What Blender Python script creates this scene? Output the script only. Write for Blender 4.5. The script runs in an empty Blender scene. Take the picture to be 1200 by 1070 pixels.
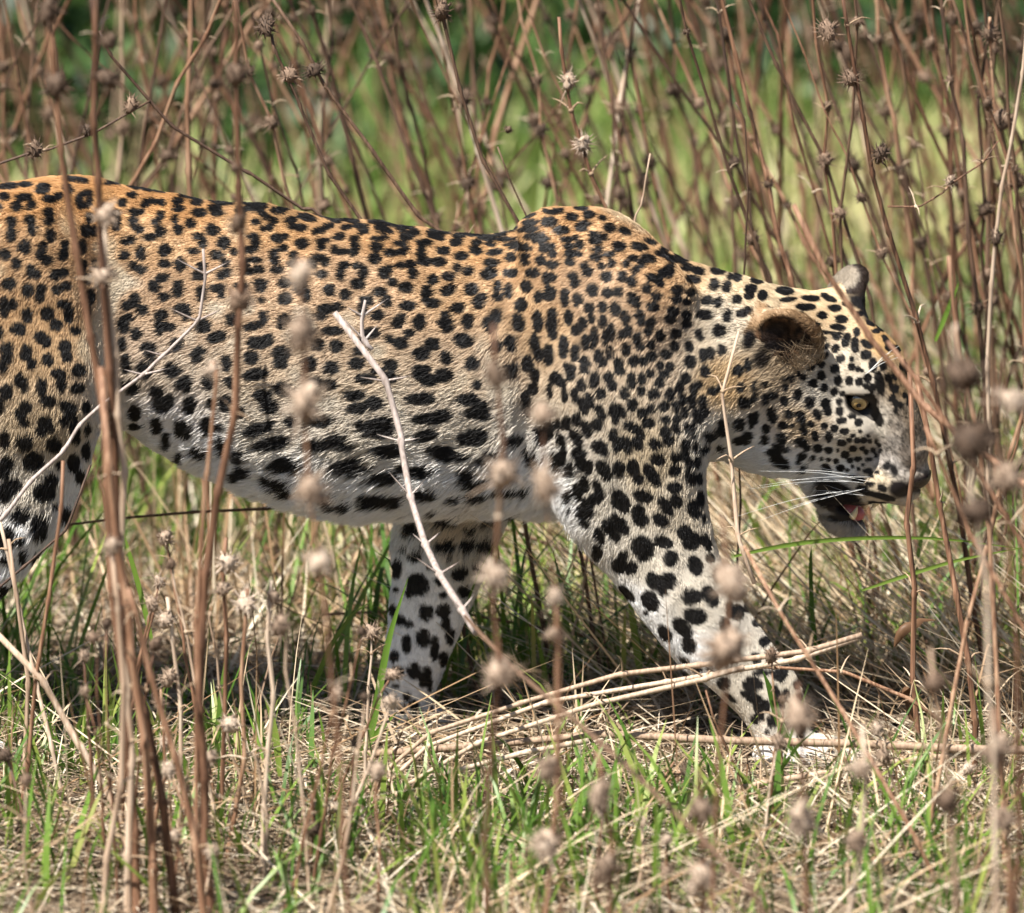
import bpy, bmesh, math, random
import numpy as np
from mathutils import Vector, Matrix
random.seed(7); rng = np.random.default_rng(7)
scn = bpy.context.scene; col = scn.collection

# ------------------------------------------------------------------ camera, sky, sun, exposure
DIST, TILT = 8.0, math.radians(13.0)
CT, ST = math.cos(TILT), math.sin(TILT)
ZC = 0.357                                    # height of the picture centre on the leopard's mid plane
CAM = np.array([0.0, -DIST*CT, ZC + DIST*ST])
cam = bpy.data.cameras.new('camera'); camo = bpy.data.objects.new('camera', cam); col.objects.link(camo)
camo.location = CAM; camo.rotation_euler = (math.pi/2 - TILT, 0, 0)
cam.sensor_width = 36.0; cam.lens = 36.0*DIST/1.2; cam.clip_end = 2000; cam.clip_start = 0.1
cam.dof.use_dof = True; cam.dof.focus_distance = DIST - 0.10; cam.dof.aperture_fstop = 3.9
scn.camera = camo

SUN_EL, SUN_AZ = math.radians(58), math.radians(-134)     # azimuth measured from +Y towards +X
sd = Vector((math.sin(SUN_AZ)*math.cos(SUN_EL), math.cos(SUN_AZ)*math.cos(SUN_EL), math.sin(SUN_EL)))
w = bpy.data.worlds.new('World'); scn.world = w; w.use_nodes = True
nt = w.node_tree; bg = nt.nodes['Background']
sky = nt.nodes.new('ShaderNodeTexSky'); sky.sky_type = 'NISHITA'; sky.sun_disc = False
sky.sun_elevation = SUN_EL; sky.sun_rotation = SUN_AZ
nt.links.new(sky.outputs[0], bg.inputs[0]); bg.inputs[1].default_value = 0.05
sl = bpy.data.lights.new('sun', 'SUN'); sl.energy = 5.0; sl.angle = math.radians(0.5); sl.color = (1.0, 0.96, 0.90)
so = bpy.data.objects.new('sun', sl); col.objects.link(so); so.rotation_euler = sd.to_track_quat('Z', 'Y').to_euler()
so.location = (0, 0, 5)
scn.view_settings.view_transform = 'Standard'; scn.view_settings.look = 'None'
scn.view_settings.exposure = 1.16; scn.view_settings.gamma = 1.0
scn.view_settings.use_curve_mapping = False
scn.cycles.use_denoising = True
scn.cycles.denoiser = 'OPENIMAGEDENOISE'; scn.cycles.denoising_prefilter = 'ACCURATE'; scn.cycles.denoising_input_passes = 'RGB_ALBEDO_NORMAL'
scn.cycles.max_bounces = 6; scn.cycles.diffuse_bounces = 2; scn.cycles.transparent_max_bounces = 4

# ------------------------------------------------------------------ helpers
def at(px, py, Y=0.0):
    """world point at depth Y seen at photo pixel (px, py)"""
    px = np.asarray(px, float); py = np.asarray(py, float)
    a = (px-600)/1000/DIST; b = (535-py)/1000/DIST
    d = np.stack(np.broadcast_arrays(a, CT + b*ST, -ST + b*CT), -1)
    t = (Y - CAM[1])/d[..., 1]
    return CAM + d*np.asarray(t)[..., None]
def coat_px(P):
    """the coat's own flat side-view coordinates (millimetres) of world points P"""
    k = DIST/(DIST + P[:, 1]*CT - (P[:, 2]-ZC)*ST)
    return 600 + 1000*P[:, 0]*k, 535 - 1000*((P[:, 2]-ZC)*CT + P[:, 1]*ST)*k

def hash3(i, j, k, seed):
    h = (i*374761393 + j*668265263 + k*2147483647 + seed*974634777) & 0xffffffff
    h = ((h ^ (h >> 13))*1274126177) & 0xffffffff
    return ((h ^ (h >> 16)) & 0xffff)/65535.0
def vnoise(P, scale, seed=0):
    p = np.asarray(P)*scale; i = np.floor(p).astype(np.int64); f = p - i; f = f*f*(3-2*f)
    r = 0
    for a in (0, 1):
        for b in (0, 1):
            for c in (0, 1):
                wgt = (f[:, 0] if a else 1-f[:, 0])*(f[:, 1] if b else 1-f[:, 1])*(f[:, 2] if c else 1-f[:, 2])
                r = r + wgt*hash3(i[:, 0]+a, i[:, 1]+b, i[:, 2]+c, seed)
    return r*2-1
def norm(v): return v/np.maximum(np.linalg.norm(v, axis=-1, keepdims=True), 1e-9)
def sstep(a, b, x):
    t = np.clip((x-a)/(b-a), 0, 1); return t*t*(3-2*t)

def np_mesh(name, V, quads=None, tris=None, smooth=True):
    me = bpy.data.meshes.new(name)
    nq = 0 if quads is None else len(quads); ntr = 0 if tris is None else len(tris)
    me.vertices.add(len(V)); me.vertices.foreach_set('co', np.ascontiguousarray(V, np.float32).ravel())
    loops = np.concatenate([np.asarray(q, np.int32).ravel() for q in (quads, tris) if q is not None and len(q)])
    me.loops.add(len(loops)); me.loops.foreach_set('vertex_index', loops)
    me.polygons.add(nq+ntr)
    st = np.concatenate([np.arange(nq)*4, nq*4 + np.arange(ntr)*3]).astype(np.int32)
    me.polygons.foreach_set('loop_start', st)
    me.polygons.foreach_set('use_smooth', np.full(nq+ntr, smooth))
    me.update(calc_edges=True); return me
def add_attr(me, name, data, typ='FLOAT', dom='POINT'):
    a = me.attributes.new(name, typ, dom)
    a.data.foreach_set('value' if typ == 'FLOAT' else 'color', np.ascontiguousarray(data, np.float32).ravel())
def link(name, data, mat=None, parent=None):
    o = bpy.data.objects.new(name, data); col.objects.link(o)
    if mat: 
        data.materials.clear(); data.materials.append(mat)
    if parent: o.parent = parent
    return o
def tag(o, label=None, cat=None, group=None, kind=None):
    if label: o['label'] = label
    if cat: o['category'] = cat
    if group: o['group'] = group
    if kind: o['kind'] = kind
    return o

class MB:
    """collects tubes, cones and blades for one mesh"""
    def __init__(s): s.V = []; s.Q = []; s.T = []; s.n = 0
    def add(s, V, Q=None, T=None):
        s.V.append(np.asarray(V, float))
        if Q is not None and len(Q): s.Q.append(np.asarray(Q)+s.n)
        if T is not None and len(T): s.T.append(np.asarray(T)+s.n)
        s.n += len(V)
    def tube(s, P, R, sides=6, cap=True):
        P = np.asarray(P, float); R = np.broadcast_to(np.asarray(R, float), (len(P),)); n = len(P)
        t = norm(np.gradient(P, axis=0)); ref = np.array([0.13, 0.97, 0.2]) if abs(t[0][1]) < .9 else np.array([1., 0, 0])
        rings = []
        for k in range(n):
            a = norm(np.cross(t[k], ref)); b = np.cross(t[k], a); ref = np.cross(a, t[k])*1.0
            ang = np.arange(sides)*2*np.pi/sides
            rings.append(P[k] + R[k]*(np.cos(ang)[:, None]*a + np.sin(ang)[:, None]*b))
        V = np.concatenate(rings); i = np.arange(sides); j = (i+1) % sides
        Q = np.concatenate([np.stack([k*sides+i, k*sides+j, (k+1)*sides+j, (k+1)*sides+i], 1) for k in range(n-1)])
        T = None
        if cap:
            V = np.concatenate([V, P[:1], P[-1:]]); c0, c1 = n*sides, n*sides+1
            T = np.concatenate([np.stack([np.full(sides, c0), j, i], 1), np.stack([np.full(sides, c1), (n-1)*sides+i, (n-1)*sides+j], 1)])
        s.add(V, Q, T)
    def spike(s, p, d, L, r, bend=(0, 0, 0)):
        p = np.asarray(p, float); d = norm(np.asarray(d, float))
        m = p + d*L*.55 + np.asarray(bend)*.4; e = p + d*L + np.asarray(bend)
        s.tube([p, m, e], [r, r*.7, r*.05], 3, False)
    def blob(s, c, r, nu=8, nv=6, M=None, lump=0.0, seed=0):
        th = np.linspace(0, np.pi, nv+1); ph = np.arange(nu)*2*np.pi/nu
        V = np.array([[np.sin(t)*np.cos(p), np.sin(t)*np.sin(p), np.cos(t)] for t in th for p in ph])
        if lump: V = V*(1+lump*vnoise(V+seed*3.1, 2.2, seed))[:, None]
        V = V*np.asarray(r)
        if M is not None: V = V @ np.asarray(M).T
        i = np.arange(nu); j = (i+1) % nu
        Q = np.concatenate([np.stack([k*nu+i, (k+1)*nu+i, (k+1)*nu+j, k*nu+j], 1) for k in range(nv)])
        s.add(V+np.asarray(c), Q)
    def mesh(s, name, smooth=True):
        return np_mesh(name, np.concatenate(s.V), np.concatenate(s.Q) if s.Q else None, np.concatenate(s.T) if s.T else None, smooth)

def curve(P, n):
    """smooth Catmull-Rom resampling of a short list of points"""
    P = np.asarray(P, float)
    if len(P) == 2: return P[0] + (P[1]-P[0])*np.linspace(0, 1, n)[:, None]
    E = np.concatenate([[2*P[0]-P[1]], P, [2*P[-1]-P[-2]]])
    u = np.linspace(0, len(P)-1, n); i = np.minimum(u.astype(int), len(P)-2); t = (u-i)[:, None]
    a, b, c, d = E[i], E[i+1], E[i+2], E[i+3]
    return .5*((2*b) + (-a+c)*t + (2*a-5*b+4*c-d)*t*t + (-a+3*b-3*c+d)*t**3)

# ------------------------------------------------------------------ materials
def new_mat(name, rough=0.6, spec=0.4):
    m = bpy.data.materials.new(name); m.use_nodes = True
    b = m.node_tree.nodes['Principled BSDF']; b.inputs['Roughness'].default_value = rough
    b.inputs['Specular IOR Level'].default_value = spec
    return m, m.node_tree, b
def ramp(nt, stops):
    r = nt.nodes.new('ShaderNodeValToRGB'); e = r.color_ramp.elements
    while len(e) < len(stops): e.new(0.5)
    for k, (p, c) in enumerate(stops): e[k].position = p; e[k].color = (*c, 1)
    return r
def attr_node(nt, name):
    a = nt.nodes.new('ShaderNodeAttribute'); a.attribute_name = name; return a
def plain(name, c, rough=.5, spec=.4):
    m, nt, b = new_mat(name, rough, spec)
    tc = nt.nodes.new('ShaderNodeTexCoord'); n = nt.nodes.new('ShaderNodeTexNoise'); n.inputs['Scale'].default_value = 60
    nt.links.new(tc.outputs['Object'], n.inputs['Vector'])
    r = ramp(nt, [(.3, [v*.8 for v in c]), (.7, [min(1, v*1.15) for v in c])])
    nt.links.new(n.outputs['Fac'], r.inputs[0]); nt.links.new(r.outputs[0], b.inputs['Base Color'])
    return m
def coat_mat(name, rough, spec):
    m, nt, b = new_mat(name, rough, spec)
    a = attr_node(nt, 'coat'); nt.links.new(a.outputs['Color'], b.inputs['Base Color']); return m
def stalk_mat(name, stops, scale=25, rough=.62):
    """woody stem: colour shifts along each stem, fine lengthwise grain, each stem its own tone"""
    m, nt, b = new_mat(name, rough, .3)
    tc = nt.nodes.new('ShaderNodeTexCoord'); oi = nt.nodes.new('ShaderNodeObjectInfo')
    mp = nt.nodes.new('ShaderNodeMapping'); mp.inputs['Scale'].default_value = (12, 12, .5)
    nt.links.new(tc.outputs['Object'], mp.inputs['Vector'])
    n = nt.nodes.new('ShaderNodeTexNoise'); n.inputs['Scale'].default_value = scale; n.inputs['Detail'].default_value = 5
    nt.links.new(mp.outputs[0], n.inputs['Vector'])
    add = nt.nodes.new('ShaderNodeMath'); add.operation = 'MULTIPLY_ADD'; add.inputs[1].default_value = .55; 
    nt.links.new(oi.outputs['Random'], add.inputs[0])
    sub = nt.nodes.new('ShaderNodeMath'); sub.operation = 'SUBTRACT'; sub.inputs[1].default_value = .55
    con = nt.nodes.new('ShaderNodeMath'); con.operation = 'MULTIPLY'; con.inputs[1].default_value = 1.55
    nt.links.new(n.outputs['Fac'], con.inputs[0]); nt.links.new(con.outputs[0], sub.inputs[0]); nt.links.new(sub.outputs[0], add.inputs[2])
    r = ramp(nt, stops); nt.links.new(add.outputs[0], r.inputs[0]); nt.links.new(r.outputs[0], b.inputs['Base Color'])
    bp = nt.nodes.new('ShaderNodeBump'); bp.inputs['Strength'].default_value = .7; bp.inputs['Distance'].default_value = .001
    nt.links.new(n.outputs['Fac'], bp.inputs['Height']); nt.links.new(bp.outputs[0], b.inputs['Normal'])
    return m
def tint_mat(name, stops, rough=.5, spec=.35, trans=0.0):
    """grass: colour picked per blade by the 'tint' attribute"""
    m, nt, b = new_mat(name, rough, spec)
    a = attr_node(nt, 'tint'); r = ramp(nt, stops); nt.links.new(a.outputs['Fac'], r.inputs[0])
    nt.links.new(r.outputs[0], b.inputs['Base Color'])
    if trans:
        t = nt.nodes.new('ShaderNodeBsdfTranslucent'); mx = nt.nodes.new('ShaderNodeMixShader'); mx.inputs[0].default_value = trans
        nt.links.new(r.outputs[0], t.inputs[0]); nt.links.new(b.outputs[0], mx.inputs[1]); nt.links.new(t.outputs[0], mx.inputs[2])
        nt.links.new(mx.outputs[0], nt.nodes['Material Output'].inputs[0])
    return m
# ------------------------------------------------------------------ coat pattern: dark spots and one crease's painted shade as ellipses, "x y rx ry angle" on five-to-one sheets
SHEETS = [
(0, 200, """50 90 50 12 -5;150 82 35 12;20 152 30 18;140 158 42 18 -8;95 212 28 26;180 207 26 18 -40;250 105 45 28 -15;285 168 35 16 5;340 150 30 16 -20;400 105 32 22 20;465 175 18 35;500 135 35 16 -5;525 170 16 32;485 208 30 12;285 250 28 30;290 295 30 25;65 300 33 28;65 375 33 45;178 290 32 30;190 345 26 38;300 382 32 40;525 280 22 28;505 350 28 34;552 355 18 26;25 495 32 32;145 447 38 42;95 548 28 38;250 450 25 28;240 495 30 30;278 525 32 30;380 440 20 30;370 495 30 32;180 580 25 25;198 610 42 25;55 665 45 35;330 610 34 30;380 600 20 24;335 697 30 28;390 675 26 26;165 705 32 42;245 690 26 20;235 740 28 36;485 560 28 34;562 545 16 22;510 635 26 26;530 740 28 42;480 450 26 45;25 800 30 60;75 785 28 28;160 850 32 42;280 840 38 45;375 785 38 24 10;405 845 24 50;330 905 36 32;105 930 50 40 20;235 975 35 32;270 1005 30 36;445 940 22 20;380 1030 38 36;40 1045 38 34;155 1050 30 30;0 950 14 40;5 220 10 16;510 820 15 40;450 55 60 12 8;650 70 40 8;770 142 24 14;870 100 120 15 8;720 185 28 20;855 190 32 14 -35;905 175 50 12;955 185 18 18;800 237 38 14;780 290 22 45;815 340 24 22;945 255 24 22;915 300 22 30;940 355 28 28;875 392 36 18;1045 177 30 14;1045 220 30 14;1025 290 18 28;1045 345 25 30;680 290 24 60;750 408 36 22 -10;725 492 30 24;828 485 30 45;775 555 20 20;825 578 36 28;965 465 42 35;965 545 32 22;1055 545 26 48;905 675 36 42;950 630 45 22 -15;1040 690 38 50;960 738 30 20;790 760 36 45;740 790 22 28;830 818 32 30;725 905 38 55;755 865 25 20;795 955 34 38;940 850 40 32 -40;935 920 30 45;985 915 40 24;1045 810 26 35;715 1020 24 40;865 1040 45 32;1030 1020 35 40"""),  # tall ellipse beside the thigh paints the dark of the crease, not a spot
(0, 414, """45 25 38 38;10 85 30 30;150 20 30 25;185 65 28 30;280 40 34 40;390 20 32 30;120 165 38 45;145 200 22 34;38 230 40 50;240 200 32 50;345 120 40 25;360 175 24 55;465 105 42 36;455 205 40 32;280 285 46 36;120 360 30 45;150 320 38 40;140 410 30 25;5 325 25 40;400 320 48 36 20;415 360 30 28;372 405 22 24;265 405 42 36;290 440 30 30;240 460 32 30;505 320 18 30;640 365 14 35;515 450 14 30;440 440 28 48;25 510 34 54;140 530 50 50;315 540 48 48;445 510 26 26;505 575 24 52;195 640 65 60;40 650 40 48;15 700 40 40;430 645 36 55;350 655 18 24;75 780 55 55;20 820 40 60;300 760 40 45;260 820 70 60;120 960 60 48;470 730 22 40;325 905 14 12;385 960 22 55;230 1000 55 40;220 1040 45 30;45 1050 40 25;735 60 30 55;845 100 45 55;885 20 30 30;775 200 45 50;705 180 18 22;1005 105 50 45;1055 185 30 30;915 230 40 40;945 300 55 55;990 280 30 40;790 350 40 50;790 430 30 15;915 425 35 50;1050 445 35 55;970 520 22 50;680 310 14 30;1050 620 15 30"""),
(214, 200, """60 150 70 14 8;230 182 70 16 6;85 185 36 12;420 195 70 15 10;95 245 42 20;185 212 38 12;205 245 34 16;45 310 26 28;170 345 42 32 30;340 250 26 30;400 230 70 12 5;480 265 40 18 30;525 305 22 28;490 340 36 16 -10;430 305 28 16;565 235 44 18;615 215 20 14;635 290 36 14;725 275 55 14 15;820 255 55 14 20;895 290 35 10 10;985 290 55 10 12;640 325 24 16;690 335 36 18;800 352 36 14 -15;855 322 28 14;960 332 28 12;1040 325 40 12;1050 355 20 14;90 385 30 18;120 420 22 32;60 470 36 16;240 420 36 42;415 390 30 18;430 425 24 40;390 465 48 14 -8;300 475 16 16;555 400 36 22;600 388 24 12;590 455 24 14;535 490 26 32;540 535 20 16;655 495 24 20;700 430 40 35;825 410 38 12 -10;812 445 20 24;915 385 34 16 -10;1005 400 24 16;1010 445 22 30;995 480 24 20;890 460 26 20;930 475 40 14;200 495 36 22;110 560 30 20;90 615 42 24;250 540 26 22;240 605 48 24 -20;370 560 24 45;420 525 34 14;445 580 30 18;390 590 30 20;550 580 36 18;640 545 30 14;765 535 22 36;800 510 40 16;835 535 18 22;815 610 32 24;945 555 30 16;925 605 20 40;1025 560 30 18;1055 600 28 40;1025 665 42 28;860 700 36 34;950 728 36 30;110 720 32 45;205 690 45 22;225 715 20 28;455 660 38 26;460 690 30 20;600 660 38 24;600 750 45 35;690 680 40 50;720 730 25 40;335 675 36 16;460 760 18 12;15 830 30 50;120 910 50 45;200 975 60 28 -15;100 1055 35 20;290 870 34 40;470 865 28 42;415 910 60 22 -15;590 870 36 32 -30;575 905 20 20;440 1010 70 36;500 990 36 32;585 1055 50 20;835 810 50 26;810 845 35 28;880 940 60 20;905 800 25 20;900 1030 46 40;790 1020 40 36;1050 800 25 60;1060 970 22 30;1040 1055 34 20"""),
(214, 414, """80 20 38 36;20 180 34 50;40 310 38 52;20 460 34 50;90 590 50 30 30;150 165 34 55;255 60 32 45;165 300 18 30;255 295 45 48;335 350 25 30;140 430 38 55;215 440 28 20;220 545 26 60;325 610 45 45;345 700 45 35;300 735 30 20;400 25 46 42;580 10 50 25;570 55 46 42;425 125 75 36 -5;270 165 30 22;585 205 55 40;600 230 30 26;470 255 60 42;510 315 60 38;435 450 85 38 -18;500 425 30 25;510 535 110 38 -12;580 505 40 25;590 660 90 45 -8;650 680 35 35;485 745 30 25;560 790 75 45 20;600 825 45 30;745 65 45 48;870 85 48 40;860 185 55 32;780 165 40 20;640 405 38 28;820 400 65 32 -10;750 380 30 45;780 545 70 35;900 520 70 45;950 550 50 25;960 665 110 45 -12;980 690 60 40;840 865 35 40;940 910 35 22;1060 870 25 45;880 910 40 14;1020 60 50 35;1050 150 40 26;1010 248 65 30;1020 325 60 30;1045 430 40 36;290 200 25 10;1060 760 12 14;1060 490 10 10"""),
(428, 220, """80 200 50 10;200 220 80 12 8;90 235 34 16;120 260 46 12 5;210 245 28 12;240 288 44 14 5;280 265 36 12;90 298 52 12 -5;65 350 32 26;55 415 36 30;10 255 12 12;205 325 36 14;230 360 20 32;150 385 32 18;200 380 30 14;110 500 36 36;140 475 22 20;160 555 30 20;205 455 28 16;265 450 34 20;280 500 30 34;240 585 44 32;345 322 48 14;325 375 26 36;345 430 40 24;430 430 40 26;455 368 38 22 10;410 285 50 14 15;385 260 20 14;440 262 60 8 5;530 318 36 18;560 400 40 20;540 465 24 26;600 485 36 28 -25;550 280 36 12;620 270 26 12;710 290 50 18 10;395 538 34 30;490 520 40 26 10;485 600 46 30 -30;360 610 36 36;395 675 45 28;350 640 25 25;620 590 45 38 -15;650 365 36 22 15;655 320 30 10;735 330 28 10;755 375 42 16 -5;740 438 42 18;715 505 42 36;740 500 28 22;80 610 38 24;125 665 32 34;25 660 26 28;75 750 38 28;250 692 46 24;190 790 44 30 -30;205 765 25 22;320 785 36 48;255 852 26 18;140 890 24 24;205 912 48 34;45 850 45 30;395 918 50 38;330 975 52 36;465 790 44 36;480 820 34 30;465 750 25 22;540 702 44 28;600 785 32 44;575 895 64 42;665 670 40 40;690 640 16 20;475 998 36 40;150 1040 45 36;630 1030 42 40;330 1060 45 15;795 268 36 12;830 300 50 10 -5;855 325 45 10 -5;895 340 50 10 -8;860 238 30 14 -15;965 205 42 16 -12;955 245 56 14 -8;985 283 60 14 -12;1030 305 46 14 -8;1050 345 30 14;960 165 40 8 -15;1060 145 16 14;1055 205 20 28;930 360 50 10 -3;935 400 30 12;1050 365 30 8;850 410 28 24;935 438 26 16;1025 425 26 28;850 498 42 30;980 500 42 24;945 580 34 36;775 580 20 36 20;775 640 30 20;835 605 20 42;1015 640 28 34;1060 535 20 35;910 690 40 42;895 790 36 56 -15;725 800 36 50 -25;765 755 40 45;1008 785 28 58;850 910 30 50 -10;765 930 30 34;1000 940 32 85 -14;950 1030 34 50;1060 980 15 60;850 1055 40 20;1060 620 12 40"""),
(428, 434, """20 50 36 30;150 40 45 40;70 5 40 10;330 20 50 45;370 60 55 30;460 30 55 42;50 195 60 42;320 170 90 36;390 280 120 32 -5;460 255 50 28;80 340 90 60;110 300 45 28;350 385 75 34 -8;120 480 100 40;180 460 40 25;600 175 70 36;670 205 60 30 15;660 260 80 36 10;630 400 100 45 -5;650 370 60 28;440 470 85 22;490 505 110 32 5;100 640 90 42;320 600 75 36;200 580 30 18;10 585 30 20;350 735 75 36;520 765 35 14;650 745 60 22;60 770 75 45 -10;160 775 55 36;740 498 45 20;675 548 40 22;590 610 60 26;630 670 90 30 10;850 720 100 14;655 85 30 30;850 20 36 36;990 30 28 45;980 115 32 36;940 180 30 55;940 240 20 30;1030 390 50 60;870 420 40 30;960 520 28 60 -30;470 900 60 28;270 930 55 42;730 895 50 20;610 940 36 18;870 875 40 20;390 840 20 16;470 1030 65 36;605 1025 60 40 -20;720 1035 40 40;220 1050 22 14"""),
(410, 580, """360 205 58 40;565 172 70 30;700 210 36 18;960 150 40 18;820 165 36 20;560 305 66 36;695 298 58 40 -20;815 300 36 34;770 310 20 28;312 320 22 14;380 362 46 28;430 290 14 12;585 375 14 22;275 440 32 55;400 530 70 70;350 575 30 25;645 460 55 40 -40;745 430 28 30;670 570 38 34;525 505 24 24;545 590 20 16;465 425 14 12;270 555 14 10;445 690 42 52;545 680 44 42;560 755 28 36;250 680 20 38;290 735 40 30 30;345 760 26 24;430 840 42 58;330 875 30 56;585 830 24 50;495 900 24 65;260 945 26 36;280 1035 34 32;375 1030 40 48;545 960 24 45;450 1040 28 34"""),
(400, 690, """490 520 28 60 20;515 560 16 45;265 540 14 22;320 575 26 12;385 625 24 26;425 685 30 32;460 750 36 34;395 800 28 36;495 800 14 30;600 415 24 40;545 350 24 70;410 880 20 12"""),
(642, 220, """40 140 46 14 -10;190 120 40 8;140 170 38 22;240 157 34 16;20 200 30 26;80 250 50 24 -5;205 210 40 16;190 235 34 14;360 235 36 28 20;450 255 34 18 20;325 180 20 10 30;295 282 58 18 10;280 312 36 18;105 303 30 14;162 296 22 12;120 342 26 12;190 335 26 20;15 335 24 8;15 350 24 8;28 385 22 18;130 388 30 18;180 392 22 16;290 360 34 16;280 405 36 26;360 388 28 14;130 435 30 16;25 452 36 22;215 455 26 18;230 490 28 28;415 345 40 30;535 345 48 22 10;600 315 36 12 20;590 415 48 20 10;370 438 22 22;315 458 18 16;455 447 24 20;500 412 28 16;550 445 24 22;510 485 22 22;340 522 34 30;435 525 24 32;490 552 26 26;15 525 36 30;145 520 30 28;160 555 26 28;260 600 38 38;345 615 28 30;415 615 26 26;10 620 36 45;98 645 22 55;172 660 26 42;610 530 40 20 20;655 560 28 26 30;580 590 28 30;635 635 32 26;690 500 46 30;715 470 30 26;495 650 40 35;520 680 20 26;320 700 20 28;240 705 30 30;255 760 20 30;395 710 30 40;615 700 36 24 10;25 800 30 95;120 760 24 44;165 835 32 30;200 800 22 40;320 785 22 36;452 765 24 42;540 760 26 45 -10;735 725 32 26;720 770 32 30;760 600 32 30;755 655 28 24;835 615 26 22;815 670 20 18;665 385 36 16 5;760 420 60 16 10;700 360 30 8;790 395 50 8 15;815 465 32 18;880 485 32 20 15;910 435 24 8;1000 485 40 18 5;1065 520 10 18;850 535 38 24;975 565 30 34;1050 580 24 34;930 660 32 26;1000 670 26 28;920 745 44 30;815 750 26 28;815 800 26 22;1055 750 26 34;750 855 32 24;890 865 20 34 -15;1000 840 40 40;600 800 26 40 20;590 840 22 26;655 870 24 34 20;370 850 22 48;335 880 14 45;470 840 20 32;432 865 18 26;525 890 22 34;538 930 22 20;270 880 18 60 5;220 905 18 42;90 935 28 70;160 970 20 48;12 980 20 55;455 945 26 36;605 920 20 26;740 930 24 24;830 930 26 30;610 990 26 26;365 965 20 34;295 985 22 34;320 1025 30 24;690 975 34 28;910 980 20 36;955 970 20 34;1015 950 26 28;835 1020 34 38;505 1015 28 34;560 1020 20 24;415 1030 24 34;215 1035 28 45;110 1050 16 20;145 1055 16 15;660 1040 16 18;715 1050 18 22;920 1060 20 10"""),
(642, 434, """45 50 40 40;80 80 20 24;130 25 28 38;195 90 28 38;272 60 24 50 10;215 5 26 15;355 45 26 36;375 95 28 34;420 5 24 16;490 60 22 44;550 50 20 30;600 20 22 20;655 70 20 30;680 20 32 20 20;810 48 30 32;920 15 26 26;885 82 16 18;850 120 20 32;770 100 22 30;545 122 20 24;715 140 24 34;620 140 32 30;450 135 26 34;310 140 30 34;10 120 12 36;95 150 16 36;160 150 20 40;205 215 24 50 -20;245 180 22 45 -15;495 205 28 36 25;605 225 18 20;680 210 28 32 30;790 175 18 30;845 185 18 40;965 120 26 18;1010 95 12 16;905 185 26 32;915 240 26 34 -20;880 275 28 45 -20;390 235 34 40;395 290 20 28;430 240 22 40 -30;310 250 22 46 -20;555 250 30 28;590 310 38 32;690 290 20 16;800 250 20 30;745 200 12 16;750 235 14 20;757 285 18 20;105 315 24 38;170 290 24 40;220 345 26 50 -20;290 320 38 38;500 340 60 26 30;545 380 24 26;10 350 20 50;55 320 14 35;160 400 32 60 -35;75 415 20 48 -15;385 385 24 40;405 450 32 34;460 440 30 58 -35;525 430 26 40 -30;690 365 30 36;710 410 32 34;755 350 22 32 -20;815 340 16 28;630 435 40 32 15;805 435 26 26;855 330 10 28;850 390 10 20;865 450 12 24;300 450 45 38;330 480 25 25;180 490 42 40;195 550 36 48;240 570 22 38;85 505 18 48;45 550 24 60 -15;640 525 45 36;750 515 32 30;815 510 45 24 50;835 545 14 26;875 540 14 40;415 580 32 50;505 580 34 60 -15;530 640 30 30;325 580 40 60 -30;350 615 30 30;610 615 36 75 -35;745 588 34 34;840 630 30 45 -15;890 640 14 30;125 590 28 42;170 715 34 50;215 670 26 45 -20;295 705 26 60 -20;275 760 40 36;740 690 45 32 10;560 740 60 36 20;410 760 40 60;440 780 40 50 -20;445 820 25 25;750 770 34 42 -20;690 800 28 60 -35;895 755 18 45;850 810 30 45;865 840 36 30;530 840 40 50;550 880 50 36;660 880 50 36 30;230 810 36 60 -20;200 870 26 75 -25;110 750 14 36;120 840 8 25;370 940 36 80 -35;420 905 40 75 -40;305 975 28 55 -20;285 1050 24 25;800 950 45 45;840 1000 60 55;680 1010 60 36 20;545 1030 60 55;930 1010 26 55 -20;915 875 10 24;950 390 36 16 10;1010 370 36 12 10;1020 330 22 40;920 470 22 18;1010 465 18 14;940 425 10 6"""),
(642, 620, """560 120 65 75;290 140 28 50;440 160 30 30;420 220 55 45 30;480 230 45 40;720 175 48 50;950 172 26 28;865 215 42 65 -20;620 310 40 60 -30;705 305 52 52;670 370 30 30;600 420 50 70 -30;460 375 24 65 -45;575 490 14 16;840 400 60 55;950 395 42 70 -30;990 275 20 40;1065 475 18 45;1035 560 30 34;865 510 70 52 10;790 575 72 42 40;830 680 42 60 -25;690 610 40 60 -35;800 770 32 16 30;880 825 22 14;945 815 18 12"""),
(770, 690, """425 120 18 45;470 140 45 50;525 105 18 36;400 210 34 32;580 200 18 26;640 245 10 20;670 290 14 20;630 310 34 32;580 410 30 34;420 420 50 20;680 410 24 16;750 395 18 12;620 490 60 20;795 455 16 20;745 460 28 20;720 500 50 50;560 560 62 45 15;390 555 40 40;820 560 22 30;560 640 80 30 25;600 690 36 34;755 620 24 32;710 640 28 80 -20;835 660 26 50;835 700 28 40;685 775 42 45;840 810 32 45;575 765 24 30 -20;430 640 45 10 40;645 840 14 14;740 945 26 28;1005 780 14 18;1045 840 20 14"""),
(0, 540, """30 470 60 65;130 575 24 50;215 580 28 45 30;20 770 28 40;85 735 20 30;40 590 40 30;385 330 25 50 30;230 420 50 60;120 480 20 26"""),
(880, 820, """30 30 18 26;95 40 22 34;170 60 20 30;210 150 26 30;120 140 20 28;60 100 22 30;290 220 26 20;380 260 24 18;470 300 22 18;340 330 20 16;180 250 22 24;250 320 20 16"""),
(440, 820, """60 40 22 30;150 60 24 28;230 80 24 24;300 120 22 20;110 130 24 22;210 160 22 18"""),
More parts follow.
